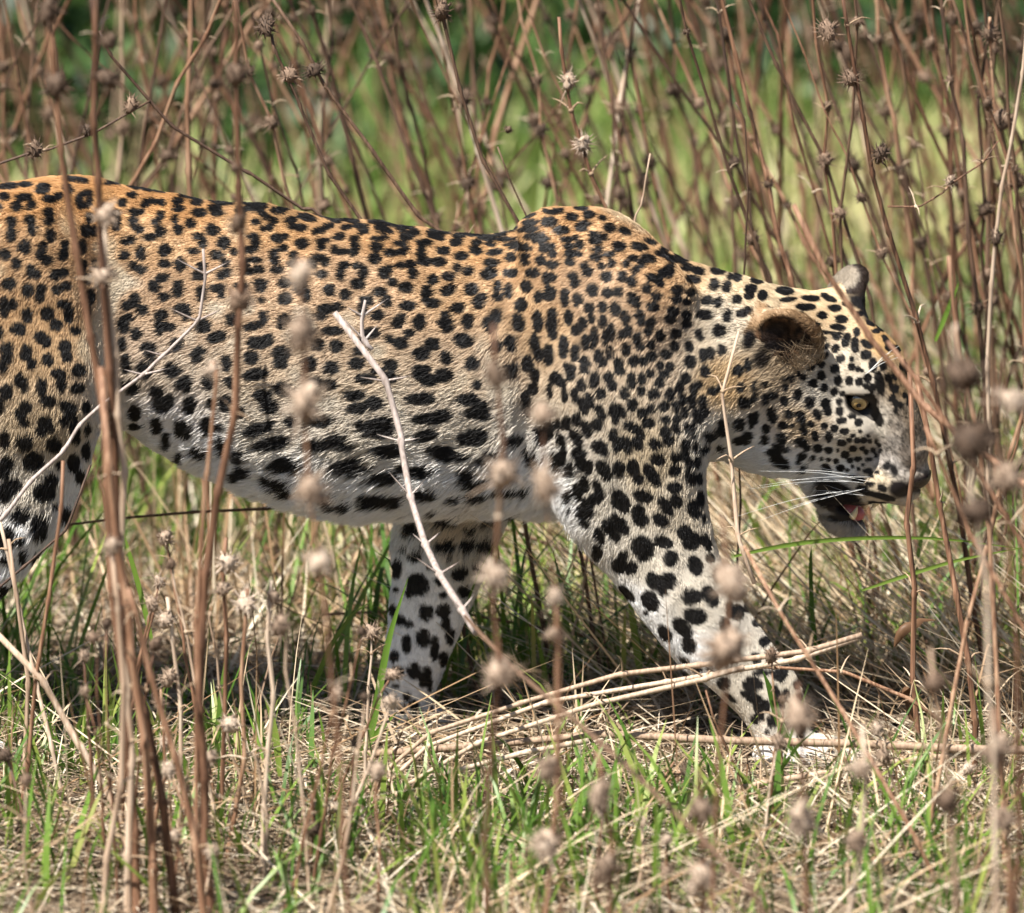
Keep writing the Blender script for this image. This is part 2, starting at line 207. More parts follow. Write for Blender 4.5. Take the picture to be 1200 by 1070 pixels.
(860, 310, """20 75 20 24;140 85 36 20;230 100 26 8;100 145 34 22;90 180 24 20;170 180 30 28;15 205 24 22;60 280 50 20 -20;300 155 56 22 5;320 205 48 10 -5;450 198 50 14 5;420 250 54 18 3;380 293 32 14;520 300 30 20;465 348 42 14 8;590 258 38 18 10;630 320 34 22 10;610 370 44 16 5;560 400 80 8 5;600 420 28 20;720 395 18 24;660 440 22 40 15;710 470 26 45;530 435 14 10;540 480 22 12 -35;490 470 26 12 -20;595 495 20 22;780 465 40 18 30;625 552 26 24;775 530 34 28;530 535 24 14 -35;815 590 20 40;690 555 14 12;590 610 26 26;690 600 18 18;725 612 10 14;750 622 8 8;515 585 18 16;455 605 22 14 -35;490 570 16 10 -40;512 650 22 24;612 682 24 28;675 682 22 26;785 668 22 26;735 690 20 20;775 715 22 14 40;805 725 20 22;855 695 28 70 -10;875 595 18 24;905 670 26 16 60;920 710 12 20;945 730 20 24;465 698 24 24;530 722 18 20;410 662 14 16;380 640 16 14;340 670 14 20;310 670 8 8;303 722 14 18;592 745 22 22;637 755 16 14;615 803 16 18;618 858 22 26;632 915 30 20;378 762 26 38 15;445 808 28 38 15;540 820 28 36;550 860 18 24;298 800 24 30;233 768 18 16;185 792 18 30;490 880 22 32 -20;325 877 26 26;390 877 28 18;400 915 22 18;452 935 18 18;215 865 24 28;230 900 24 28;530 948 18 14;588 960 20 18;650 980 26 18;290 940 28 22;190 962 24 26;412 975 22 30 -25;478 1005 20 28;555 1010 20 30 -15;285 1020 34 36;395 1045 40 28 10;630 1045 20 16;180 1030 20 26;125 710 10 24;127 775 10 20;38 722 18 22;52 810 26 34;95 810 10 24;25 620 30 34;85 585 18 34;100 920 14 40;128 900 10 30;30 940 34 34;45 1035 45 20;80 1005 30 16;190 705 14 14;345 945 8 8;740 290 24 14;800 345 30 10 35;860 370 30 10 45;830 390 20 12;890 440 30 12 50;920 490 30 16;960 500 20 20;990 590 14 30;1030 640 30 12 40;940 660 20 10 50;930 780 16 18;945 810 14 22;975 820 12 14;950 855 10 12;1030 800 16 30;1000 770 12 14;560 200 40 14 20;530 180 20 10;670 235 30 10 15"""),
(890, 430, """240 445 44 22 20;275 475 24 22;340 480 26 24;405 490 22 18;500 515 22 18;550 480 22 12;485 448 24 16;600 478 14 10;625 497 12 12;667 487 12 10;700 460 12 12;645 435 10 10;640 543 16 8;578 538 18 12;530 548 14 12;685 520 8 10;710 490 8 10;460 490 8 8;405 542 14 10;447 552 16 14;362 540 10 12;545 585 8 6;580 600 10 8;605 573 8 6;395 595 30 20 40;475 592 20 16;515 605 10 8;635 612 26 14;690 620 14 10;655 640 14 8;570 655 45 16 22;650 685 24 12;720 710 28 16 20;745 580 18 22;680 750 110 14 14;700 805 60 12 10;600 710 30 12;130 475 50 14 15;85 500 40 14;125 555 70 36 25;250 525 22 22;235 555 18 12;310 535 14 18;255 600 20 25;130 405 28 12;135 430 30 20;190 390 8 8;540 290 20 14;580 325 20 18;545 400 16 10;525 428 14 10;575 432 16 12;610 430 20 12;590 382 10 8;640 405 10 8;650 435 8 10;680 437 10 10;775 185 14 18;800 210 12 22;825 218 12 12;800 255 8 10;640 200 55 48;690 290 28 65 -20;540 185 34 14 25"""),
]
SPOTS = []
for _ox, _oy, _t in SHEETS:
    for _l in _t.split(';'):
        v = [float(q) for q in _l.split()]
        SPOTS.append((_ox+v[0]/5, _oy+v[1]/5, v[2]/5, v[3]/5, v[4] if len(v) > 4 else 0.0))
for _k in range(260):                                           # the hind quarters beyond the traced side
    _x, _y = rng.uniform(-420, -8), rng.uniform(200, 900)
    if all((_x-q[0])**2+(_y-q[1])**2 > 19**2 for q in SPOTS[-400:]): SPOTS.append((_x, _y, rng.uniform(5, 9), rng.uniform(6, 10), rng.uniform(-40, 40)))

PX0, PY0, SS = -450, 180, 2                                     # pattern sheet: origin and samples per millimetre
PW, PH = 1560*SS, 740*SS
def noise2(h, w_, cell, seed):
    r = np.random.default_rng(seed); g = r.uniform(-1, 1, (h//cell+3, w_//cell+3))
    y = np.arange(h)/cell; x = np.arange(w_)/cell; i = y.astype(int); j = x.astype(int)
    fy = (y-i)[:, None]; fx = (x-j)[None]; fy = fy*fy*(3-2*fy); fx = fx*fx*(3-2*fx)
    g00 = g[i][:, j]; g01 = g[i][:, j+1]; g10 = g[i+1][:, j]; g11 = g[i+1][:, j+1]
    return (g00*(1-fx)+g01*fx)*(1-fy)+(g10*(1-fx)+g11*fx)*fy
def make_sheet():
    D = np.full((PH, PW), 30.0, np.float32)
    nz = noise2(PH, PW, 16, 3)*.75 + noise2(PH, PW, 7, 4)*.55
    for (x, y, rx, ry, a) in SPOTS:
        R = max(rx, ry)+9
        x0, x1 = int((x-R-PX0)*SS), int((x+R-PX0)*SS); y0, y1 = int((y-R-PY0)*SS), int((y+R-PY0)*SS)
        x0, y0 = max(x0, 0), max(y0, 0); x1, y1 = min(x1, PW), min(y1, PH)
        if x1 <= x0 or y1 <= y0: continue
        X = (np.arange(x0, x1)/SS+PX0-x)[None]; Y = (np.arange(y0, y1)/SS+PY0-y)[:, None]
        c, s = math.cos(math.radians(a)), math.sin(math.radians(a))
        u = (X*c+Y*s)/rx; v = (-X*s+Y*c)/ry
        k0 = np.sqrt(u*u+v*v)+1e-6; k1 = np.sqrt((u/rx)**2+(v/ry)**2)+1e-6
        d = k0*(k0-1)/k1 - np.interp(min(rx, ry), [1.5, 3.5, 6, 9], [1.3, 1.6, .9, .15])*(.45 if y > 600 else 1)
        S = D[y0:y1, x0:x1]; np.minimum(S, d, out=S)
    soft = np.clip(1-D/14, 0, 1); 
    for ax in (0, 1):                                           # neighbourhood density of spots
        c = np.cumsum(soft, axis=ax); n = 36
        soft = (np.roll(c, -n//2, ax)-np.roll(c, n//2, ax))/n
    return D + nz, soft
SHEET, DENS = make_sheet()
def sheet(A, px, py):
    i = np.clip((px-PX0)*SS, 0, PW-2); j = np.clip((py-PY0)*SS, 0, PH-2)
    i0 = i.astype(int); j0 = j.astype(int); fi = i-i0; fj = j-j0
    return (A[j0, i0]*(1-fi)+A[j0, i0+1]*fi)*(1-fj)+(A[j0+1, i0]*(1-fi)+A[j0+1, i0+1]*fi)*fj
# ------------------------------------------------------------------ the leopard: one continuous body grown from a distance field
def zx(px, py, Y):
    p = at(px, py, Y); return p[..., 0], p[..., 2]
def smin(a, b, k):
    h = np.clip(.5+.5*(b-a)/k, 0, 1); return b*(1-h)+a*h - k*h*(1-h)
def smax(a, b, k): return -smin(-a, -b, k)
OFF = 0.0035                                                    # skin lies this far under the fur's outline

class LoftX:
    """tube along x: rows (px, top py, bottom py, half width mm, centre Y mm)"""
    def __init__(s, rows, k, e=2.0):
        R = np.array(rows, float); Y = R[:, 4]/1000
        x, zt = zx(R[:, 0], R[:, 1], Y); _, zb = zx(R[:, 0], R[:, 2], Y)
        s.x = x; s.c = (zt+zb)/2; s.h = (zt-zb)/2; s.w = R[:, 3]/1000; s.y = Y; s.k = k; s.e = e
        s.box = (x.min()-.08, x.max()+.08, (Y-s.w).min()-.08, (Y+s.w).max()+.08, zb.min()-.08, zt.max()+.08)
        s.fx = [smooth_fn(x, v) for v in (s.c, s.h, s.w, s.y)]
    def __call__(s, X, Y, Z):
        c, h, w_, y = [f(X) for f in s.fx]
        u = (Y-y)/w_; v = (Z-c)/h
        k0 = np.sqrt(u*u+v*v)+1e-6; k1 = np.sqrt((u/w_)**2+(v/h)**2)+1e-6
        d = k0*(k0-1)/k1
        return np.maximum(np.maximum(d, X-s.x.max()), s.x.min()-X) + OFF
class LoftZ:
    """tube along z: rows (py, rear px, front px, half width mm, centre Y mm)"""
    def __init__(s, rows, k):
        R = np.array(rows, float); Y = R[:, 4]/1000
        x0, z = zx(R[:, 1], R[:, 0], Y); x1, _ = zx(R[:, 2], R[:, 0], Y)
        o = np.argsort(z); s.z = z[o]; s.k = k
        s.fx = [smooth_fn(s.z, v[o]) for v in ((x0+x1)/2, (x1-x0)/2, R[:, 3]/1000, Y)]
        s.box = (x0.min()-.08, x1.max()+.08, (Y-R[:, 3]/1000).min()-.08, (Y+R[:, 3]/1000).max()+.08, z.min()-.08, z.max()+.08)
    def __call__(s, X, Y, Z):
        c, h, w_, y = [f(Z) for f in s.fx]
        u = (Y-y)/w_; v = (X-c)/h
        k0 = np.sqrt(u*u+v*v)+1e-6; k1 = np.sqrt((u/w_)**2+(v/h)**2)+1e-6
        d = k0*(k0-1)/k1
        return np.maximum(np.maximum(d, Z-s.z.max()), s.z.min()-Z) + OFF*.8
def smooth_fn(x, v):
    o = np.argsort(x); P = np.stack([x[o], v[o]], 1); n = 400
    E = curve(P, n)
    return lambda q: np.interp(q, E[:, 0], E[:, 1])
class Ell:
    """ellipsoid at c with axes (columns of A) and radii r, metres"""
    def __init__(s, c, r, A, k, off=0.0):
        s.c = np.asarray(c); s.r = np.asarray(r); s.A = np.asarray(A); s.k = k; s.off = off; m = s.r.max()+.05
        s.box = (s.c[0]-m, s.c[0]+m, s.c[1]-m, s.c[1]+m, s.c[2]-m, s.c[2]+m)
    def __call__(s, X, Y, Z):
        X, Y, Z = X-s.c[0], Y-s.c[1], Z-s.c[2]; k0 = 0; k1 = 0
        for i in range(3):
            q = (X*s.A[0, i]+Y*s.A[1, i]+Z*s.A[2, i])/s.r[i]; k0 = k0+q*q; k1 = k1+(q/s.r[i])**2
        k0 = np.sqrt(k0)+1e-6; k1 = np.sqrt(k1)+1e-6
        return k0*(k0-1)/k1 + s.off
class Cone:
    """rounded cone a->b"""
    def __init__(s, a, b, ra, rb, k):
        s.a = np.asarray(a); s.b = np.asarray(b); s.ra = ra; s.rb = rb; s.k = k; m = max(ra, rb)+.05
        lo = np.minimum(s.a, s.b)-m; hi = np.maximum(s.a, s.b)+m
        s.box = (lo[0], hi[0], lo[1], hi[1], lo[2], hi[2])
    def __call__(s, X, Y, Z):
        d = s.b-s.a; X, Y, Z = X-s.a[0], Y-s.a[1], Z-s.a[2]
        t = np.clip((X*d[0]+Y*d[1]+Z*d[2])/(d@d), 0, 1)
        return np.sqrt((X-t*d[0])**2+(Y-t*d[1])**2+(Z-t*d[2])**2) - (s.ra*(1-t)+s.rb*t)
class Cut:
    def __init__(s, p, k): s.p = p; s.k = k; s.box = p.box
class Shell:
    """an ellipsoid hollowed by another: an ear"""
    def __init__(s, p, q, k): s.p = p; s.q = q; s.k = k; s.box = p.box
    def __call__(s, X, Y, Z): return smax(s.p(X, Y, Z), -s.q(X, Y, Z), .003)

# head frame: forward F, up U, side S (towards the camera), tilted as the cat looks down the slope
PITCH, YAW, ROLL = math.radians(25), math.radians(24), math.radians(12)
F = np.array([1., 0, 0]); S_ = np.array([0, -1., 0]); U = np.array([0, 0, 1.])
F, S_ = F*math.cos(YAW)+S_*math.sin(YAW), S_*math.cos(YAW)-F*math.sin(YAW)
F, U = F*math.cos(PITCH)-U*math.sin(PITCH), U*math.cos(PITCH)+F*math.sin(PITCH)
U, S_ = U*math.cos(ROLL)+S_*math.sin(ROLL), S_*math.cos(ROLL)-U*math.sin(ROLL)
HEAD = np.stack([F, U, S_], 1)
HO = at(1015, 462, -0.02)
def view(v): return np.array([v[0], v[2]*CT+v[1]*ST])
def H(px, py, s):
    """head-frame point (f, u, s in mm) that shows at photo pixel (px, py) when its side offset is s"""
    q = view(at(px, py, HO[1])-HO)*1000 - s*view(S_)
    f, u = np.linalg.solve(np.stack([view(F), view(U)], 1), q)
    return np.array([f, u, s])
def hw(l): return HO + HEAD @ (np.asarray(l, float)/1000)
def mir(l): return np.array([l[0], l[1], -l[2]])
def hell(l, r, k, tilt=0.0, off=0.0, yaw=0.0):
    c, s = math.cos(math.radians(tilt)), math.sin(math.radians(tilt))
    A = HEAD @ np.array([[c, -s, 0], [s, c, 0], [0, 0, 1.]])
    if yaw:
        c, s = math.cos(math.radians(yaw)), math.sin(math.radians(yaw))
        A = HEAD @ np.array([[c, 0, -s], [0, 1, 0], [s, 0, c]]) @ np.linalg.inv(HEAD) @ A
    return Ell(hw(l), np.array(r)/1000, A, k/1000, off/1000)
def hcone(a, b, ra, rb, k): return Cone(hw(a), hw(b), ra/1000, rb/1000, k/1000)

prims = []
prims.append(LoftX([(-190, 285, 470, 70, 0), (-150, 250, 500, 95, 0), (-60, 225, 520, 118, 0), (40, 210, 515, 122, 0), (100, 208, 500, 118, 0), (140, 214, 503, 108, 0), (185, 221, 532, 106, 0),
    (240, 231, 556, 110, 0), (310, 241, 584, 118, 0), (400, 255, 602, 126, 0), (480, 266, 600, 128, 0), (560, 274, 602, 122, 0), (600, 268, 604, 118, 0),
    (640, 262, 602, 112, 0), (690, 262, 602, 108, 0), (730, 270, 592, 106, 0), (770, 287, 572, 100, 0), (815, 305, 545, 92, -2), (850, 315, 538, 86, -4), (890, 326, 544, 80, -8), (930, 342, 546, 72, -12), (965, 366, 528, 54, -14), (1000, 405, 490, 26, -14)], .02))
# shoulder blade and withers, upper arm, foreleg on the near side
prims.append(LoftZ([(243, 640, 705, 18, -45), (262, 608, 742, 34, -52), (300, 606, 780, 44, -66), (350, 608, 800, 48, -76), (420, 622, 818, 53, -84), (500, 634, 824, 55, -88), (555, 642, 827, 53, -90), (600, 658, 831, 49, -92),
    (640, 683, 841, 45, -94), (680, 714, 858, 42, -95), (720, 747, 882, 38, -96), (760, 779, 911, 35, -96), (790, 811, 934, 33, -96), (820, 846, 946, 32, -96), (850, 873, 951, 32, -96), (885, 890, 962, 33, -96)], .022))
prims.append(LoftZ([(243, 640, 705, 18, 45), (262, 608, 742, 34, 52), (300, 606, 780, 44, 66), (350, 590, 780, 48, 76), (420, 540, 740, 52, 82), (500, 490, 690, 50, 86), (560, 474, 630, 46, 88),
    (600, 469, 598, 42, 90), (630, 464, 581, 39, 90), (660, 459, 573, 37, 90), (690, 455, 562, 35, 90), (720, 452, 548, 33, 90), (750, 449, 535, 31, 90), (780, 446, 523, 29, 90), (800, 447, 515, 28, 90), (820, 450, 507, 27, 90), (840, 456, 503, 27, 90), (866, 458, 506, 28, 90)], .03))
# hind legs (near one crosses the left edge of the picture, the far one stands well behind it)
hind = [(222, -130, 80, 40, -60), (260, -165, 108, 52, -70), (300, -175, 119, 60, -76), (400, -172, 124, 64, -80), (480, -152, 120, 62, -84), (540, -112, 108, 56, -88), (580, -84, 95, 50, -90), (620, -72, 76, 45, -92), (650, -76, 50, 40, -93),
    (680, -92, 22, 36, -94), (710, -108, -6, 32, -95), (740, -116, -34, 30, -95), (790, -112, -50, 29, -95), (850, -104, -44, 29, -95), (888, -104, -36, 31, -95)]
prims.append(LoftZ(hind, .018))
prims.append(LoftZ([(a, b-min(1, max(0, (a-260)/300))*170, c-min(1, max(0, (a-260)/300))*170, d, -e) for a, b, c, d, e in hind], .03))
# tail, beyond the picture
tl = curve([at(-165, 320, 0), at(-230, 400, .0), at(-270, 520, .01), at(-320, 640, .02), at(-400, 720, .03), at(-480, 720, .04)], 14)
for a, b, i in zip(tl[:-1], tl[1:], range(13)): prims.append(Cone(a, b, .030-.0011*i, .030-.0011*(i+1), .02))
# paws with toes
def paw(px, py, Y, L=62, wd=34):
    c = at(px, py, Y); I = np.eye(3)
    prims.append(Ell(c, np.array([L, wd, 24])/1000, I, .012))
    for q in (-1.5, -.5, .5, 1.5):
        prims.append(Ell(c+np.array([L*.8-abs(q)*7, q*wd*.5, -5])/1000, np.array([22, 10, 15])/1000, I, .006))
paw(945, 884, -.096); paw(490, 852, .09, 42, 30); paw(-48, 890, -.095); paw(-218, 870, .095)
# muscles that shape the near side
I3 = np.eye(3)
def bump(px, py, Y, r, k=.03, ang=0):
    c, s = math.cos(math.radians(ang)), math.sin(math.radians(ang))
    prims.append(Ell(at(px, py, Y), np.array(r)/1000, np.array([[c, 0, -s], [0, 1, 0], [s, 0, c]]), k))
for sg in (-1, 1):
    bump(745, 360, sg*.088, (70, 36, 52), ang=25); bump(800, 470, sg*.062, (44, 42, 75)); bump(690, 480, sg*.105, (42, 34, 80), .03, 15)
bump(20, 330, -.105, (85, 38, 90)); bump(30, 450, -.115, (80, 36, 80)); bump(850, 420, -.06, (80, 42, 85)); bump(880, 420, .05, (70, 40, 80))
# head
hd = []
hd.append(hell(H(952, 405, 0), (78, 58, 64), 25))
hd.append(hell(H(1000, 420, 0), (48, 46, 46), 22))
hd.append(hcone(H(1026, 440, 0), H(1063, 525, 0), 37, 25, 24))
hd.append(hcone(H(985, 462, 0), H(1030, 540, 0), 50, 33, 22))
hd.append(hcone(H(955, 495, 0), H(1008, 565, 0), 52, 30, 22))
hd.append(hell(H(1074, 556, 0), (15, 15, 17), 16))
for m in (lambda l: l, mir):
    hd.append(hell(m(H(1001, 448, 36)), (24, 14, 15), 14, -20))
    hd.append(hell(m(H(982, 500, 47)), (34, 20, 18), 28))
    hd.append(hell(m(H(938, 488, 50)), (48, 50, 34), 40))
    hd.append(hell(m(H(905, 500, 44)), (44, 44, 32), 44))
    hd.append(hell(m(H(1026, 560, 20)), (37, 25, 23), 24, -4))
    hd.append(hell(m(H(1052, 578, 9)), (20, 13, 13), 8))
    hd.append(hcone(m(H(952, 545, 32)), m(H(986, 606, 12)), 19, 14, 14))
    hd.append(hell(m(H(966, 566, 34)), (20, 18, 13), 16, -30))
hd.append(hell(H(989, 611, 0), (29, 15, 18), 9, -2))
hd.append(hell(H(900, 470, 0), (70, 72, 66), 40))
prims_body = list(prims)
def field_at(P, ps):
    d = np.full(len(P), .06)
    for p in ps:
        if isinstance(p, Cut): d = smax(d, -p.p(P[:, 0], P[:, 1], P[:, 2]), p.k)
        else: d = smin(d, p(P[:, 0], P[:, 1], P[:, 2]), p.k)
    return d
def surface_depth(px, py, ps):
    Ys = np.linspace(-.25, .2, 900); P = at(np.full(900, px), np.full(900, py), Ys)
    d = field_at(P, ps); k = np.argmax(d < 0); return Ys[k]
# ears: cupped shells, near one open to the camera, far one seen from its back
EARS = []; EAR = H(919, 400, 80)
for m, sg in ((lambda l: l, 1), (mir, -1)):
    c = m(EAR)
    n = np.array([.42, -.10, .90]) if sg > 0 else np.array([.72, -.30, -.62])       # the cup looks this way (head frame)
    a = np.array([-.50, .84, .20]) if sg > 0 else np.array([-.25, .12, -1.0])        # tip of the ear
    n /= np.linalg.norm(n); a = a-n*(a@n); a /= np.linalg.norm(a); b = np.cross(n, a); A = np.stack([a, b, n], 1); AW = HEAD @ A
    o = Ell(hw(c), np.array([46 if sg > 0 else 31, 43 if sg > 0 else 36, 17])/1000, AW, .01); inn = Ell(hw(c + A[:, 2]*11 - A[:, 0]*(11 if sg > 0 else 4)), np.array([52 if sg > 0 else 28, 38 if sg > 0 else 33, 16.5])/1000, AW, .004)
    hd.append(Shell(o, inn, .010)); EARS.append((hw(c), AW, sg))
    hd.append(hell(c-A[:, 0]*34-A[:, 2]*12, (30, 22, 20), 20))
# mouth, eye sockets, nostrils
hd.append(Cut(hell(H(1009, 594, 0), (32, 7, 34), 5, 0), .004))
hd.append(Cut(hell(H(1016, 592, 0), (34, 9, 20), 5, -2), .004))
EYE_PX = (1006.5, 474)
eyeY = surface_depth(EYE_PX[0], EYE_PX[1], prims_body+hd)
EYE = at(EYE_PX[0], EYE_PX[1], eyeY); EYEL = HEAD.T @ (EYE-HO)*1000
for m in (lambda l: l, mir):
    l = m(EYEL); hd.append(Cut(hell(l, (17.5, 9.2, 13), 3, -16), .0035))
    q = H(1064, 566, 8); hd.append(Cut(hell(m(q)+np.array([7, 0, 4*np.sign(m(q)[2])]), (8, 4, 4), 3, -30), .003))
print('eye', EYEL, 'far ear', coat_px(hw(mir(EAR))[None]), 'nose', H(1074, 556, 0), 'S', view(S_))
prims += hd

def axis(lo, hi, fine, c, f):
    out = [lo]
    while out[-1] < hi:
        st = f if fine[0] < out[-1] < fine[1] else c
        out.append(out[-1]+st)
    return np.array(out, np.float32)
gx = axis(-1.10, .53, (.255, .53), .0055, .0022); gy = axis(-.19, .19, (-.19, .16), .004, .0029); gz = axis(-.03, .72, (.24, .57), .0055, .0024)
f = np.full((len(gx), len(gy), len(gz)), .06, np.float32)
for p in prims:
    b = p.box
    i0, i1 = np.searchsorted(gx, (b[0], b[1])); j0, j1 = np.searchsorted(gy, (b[2], b[3])); k0, k1 = np.searchsorted(gz, (b[4], b[5]))
    X = gx[i0:i1, None, None]; Y = gy[None, j0:j1, None]; Z = gz[None, None, k0:k1]
    sub = f[i0:i1, j0:j1, k0:k1]
    if isinstance(p, Cut): sub[...] = smax(sub, -p.p(X, Y, Z), p.k)
    else: sub[...] = smin(sub, np.minimum(p(X, Y, Z), .06), p.k)
def surface_nets(f, gx, gy, gz):
    s = f < 0; nx, ny, nz = f.shape
    c = s[:-1, :-1, :-1].astype(np.int8)
    for a, b, d in ((1,0,0),(0,1,0),(0,0,1),(1,1,0),(1,0,1),(0,1,1),(1,1,1)):
        c = c + s[a:nx-1+a, b:ny-1+b, d:nz-1+d]
    act = (c > 0) & (c < 8); I, J, K = np.nonzero(act); n = len(I)
    idx = np.full(act.shape, -1, np.int32); idx[act] = np.arange(n)
    acc = np.zeros((n, 3)); cnt = np.zeros(n); G = (gx, gy, gz)
    for ax in range(3):
        o1, o2 = [q for q in range(3) if q != ax]
        for a in (0, 1):
            for b in (0, 1):
                off = np.zeros(3, int); off[o1] = a; off[o2] = b; off2 = off.copy(); off2[ax] = 1
                A = (I+off[0], J+off[1], K+off[2]); B = (I+off2[0], J+off2[1], K+off2[2])
                va, vb = f[A], f[B]; m = (va < 0) != (vb < 0)
                t = va[m]/(va[m]-vb[m]); 
                for d in range(3): acc[m, d] += G[d][A[d][m]]*(1-t) + G[d][B[d][m]]*t
                cnt[m] += 1
    V = acc/cnt[:, None]; Qs = []
    for ax in range(3):
        o1, o2 = (ax+1) % 3, (ax+2) % 3
        sl0 = [slice(1, -1)]*3; sl1 = [slice(1, -1)]*3; sl0[ax] = slice(0, -1); sl1[ax] = slice(1, None)
        a = s[tuple(sl0)]; b = s[tuple(sl1)]; m = a != b; P = np.array(np.nonzero(m)); P[o1] += 1; P[o2] += 1
        def cid(d1, d2):
            q = P.copy(); q[o1] -= d1; q[o2] -= d2; return idx[q[0], q[1], q[2]]
        Q = np.stack([cid(1, 1), cid(0, 1), cid(0, 0), cid(1, 0)], 1); fl = ~a[m]; Q[fl] = Q[fl][:, ::-1]; Qs.append(Q)
    return V, np.concatenate(Qs)
BV, BQ = surface_nets(f, gx, gy, gz); del f
# settle the lattice
def laplace(V, Q, it, lam=.5):
    e = np.concatenate([Q[:, [0, 1]], Q[:, [1, 2]], Q[:, [2, 3]], Q[:, [3, 0]]]); n = len(V)
    deg = np.bincount(e[:, 0], minlength=n)+np.bincount(e[:, 1], minlength=n)
    for k in range(it):
        A = np.stack([np.bincount(e[:, 0], V[e[:, 1], d], n)+np.bincount(e[:, 1], V[e[:, 0], d], n) for d in range(3)], 1)/np.maximum(deg, 1)[:, None]
        V = V + (A-V)*(lam if k % 2 == 0 else -lam*.96)
    return V
BV = laplace(BV, BQ, 6)
# slack skin: shallow folds behind the shoulder and low ripples over the ribs
fn = norm(np.cross(BV[BQ[:, 2]]-BV[BQ[:, 0]], BV[BQ[:, 3]]-BV[BQ[:, 1]]))
def vnormals(V):
    g = np.cross(V[BQ[:, 2]]-V[BQ[:, 0]], V[BQ[:, 3]]-V[BQ[:, 1]])
    n = np.zeros_like(V)
    for d in range(3):
        for q in range(4): n[:, d] += np.bincount(BQ[:, q], g[:, d], len(V))
    return norm(n)
BN = vnormals(BV)
bx, by = coat_px(BV)
body_w = sstep(880, 800, bx)
dsp = vnoise(BV*np.array([1, .6, .5]), 14, 11)*.0035 + vnoise(BV*np.array([1.3, 1, .8]), 30, 12)*.0014
fold = np.exp(-((bx-(612+.06*(by-420)))/13)**2)*sstep(330, 430, by)*sstep(600, 520, by)*(-.006)
BV = BV + BN*((dsp+fold)*body_w)[:, None]
BN = vnormals(BV)

# ---- coat colour
def idw(tab, px, py, p=4.0):
    T = np.array(tab, float); out = np.zeros((len(px), T.shape[1]-2)); ws = np.zeros(len(px))
    for r in T:
        wt = 1/(((px-r[0])**2+(py-r[1])**2)+60)**(p/2); ws += wt; out += wt[:, None]*r[2:]
    return out/ws[:, None]
O_, O2, T_, C_, G_, W_ = (.49, .275, .115), (.50, .345, .19), (.51, .405, .265), (.555, .475, .36), (.61, .545, .445), (.86, .84, .81)
COL = [(30, 222, *O_), (110, 222, *O_), (200, 230, *O_), (330, 252, *O2), (450, 270, *O2), (560, 282, *O2), (660, 252, .49, .32, .17), (720, 288, .52, .39, .245), (800, 313, .50, .355, .205), (880, 332, .53, .41, .26),
 (50, 300, *T_), (50, 400, .50, .37, .22), (50, 500, .52, .41, .27), (50, 580, *G_), (20, 650, *W_), (90, 600, *W_), (-150, 300, *T_), (-150, 500, *C_), (-100, 700, *W_),
 (180, 290, *T_), (180, 340, *C_), (300, 340, *C_), (420, 335, *C_), (540, 335, *T_), (180, 430, *G_), (300, 440, *C_), (420, 430, *C_), (540, 430, *C_), (640, 380, *T_), (700, 340, *C_),
 (180, 505, *W_), (250, 545, *W_), (310, 505, *G_), (420, 520, *G_), (540, 510, *G_), (330, 580, *W_), (420, 590, *W_), (520, 582, *W_), (600, 585, *W_),
 (700, 450, *C_), (780, 420, *C_), (760, 540, .53, .43, .29), (700, 580, *G_), (800, 600, *C_), (655, 590, *W_), (760, 660, *G_), (820, 700, *G_), (735, 715, *W_), (795, 778, *W_), (880, 800, *G_), (930, 840, *C_), (925, 885, *W_),
 (480, 650, *W_), (500, 750, *W_), (470, 820, *W_), (530, 620, .66, .54, .40), (560, 650, *G_), (850, 380, *C_), (850, 450, .52, .36, .19), (840, 515, *G_), (880, 532, *W_), (930, 550, *W_), (990, 890, *G_),
 (960, 362, .62, .46, .28), (920, 435, .40, .30, .19), (960, 460, *G_), (1000, 430, *C_), (940, 500, .62, .47, .30), (1000, 520, *C_), (982, 548, *W_), (1030, 560, .62, .50, .34), (1035, 400, .48, .30, .13), (1060, 450, .30, .20, .10), (1068, 490, .20, .15, .10),
 (1050, 500, .25, .21, .17), (1062, 530, .15, .12, .095), (1046, 520, .30, .265, .23), (1070, 510, .11, .085, .06), (1035, 540, .36, .32, .28), (1045, 545, .34, .31, .28), (1030, 500, *G_), (968, 604, .55, .50, .43), (1000, 624, .44, .40, .35), (980, 622, .48, .43, .37), (1005, 448, *G_)]
BLK = np.array([.007, .006, .0055])
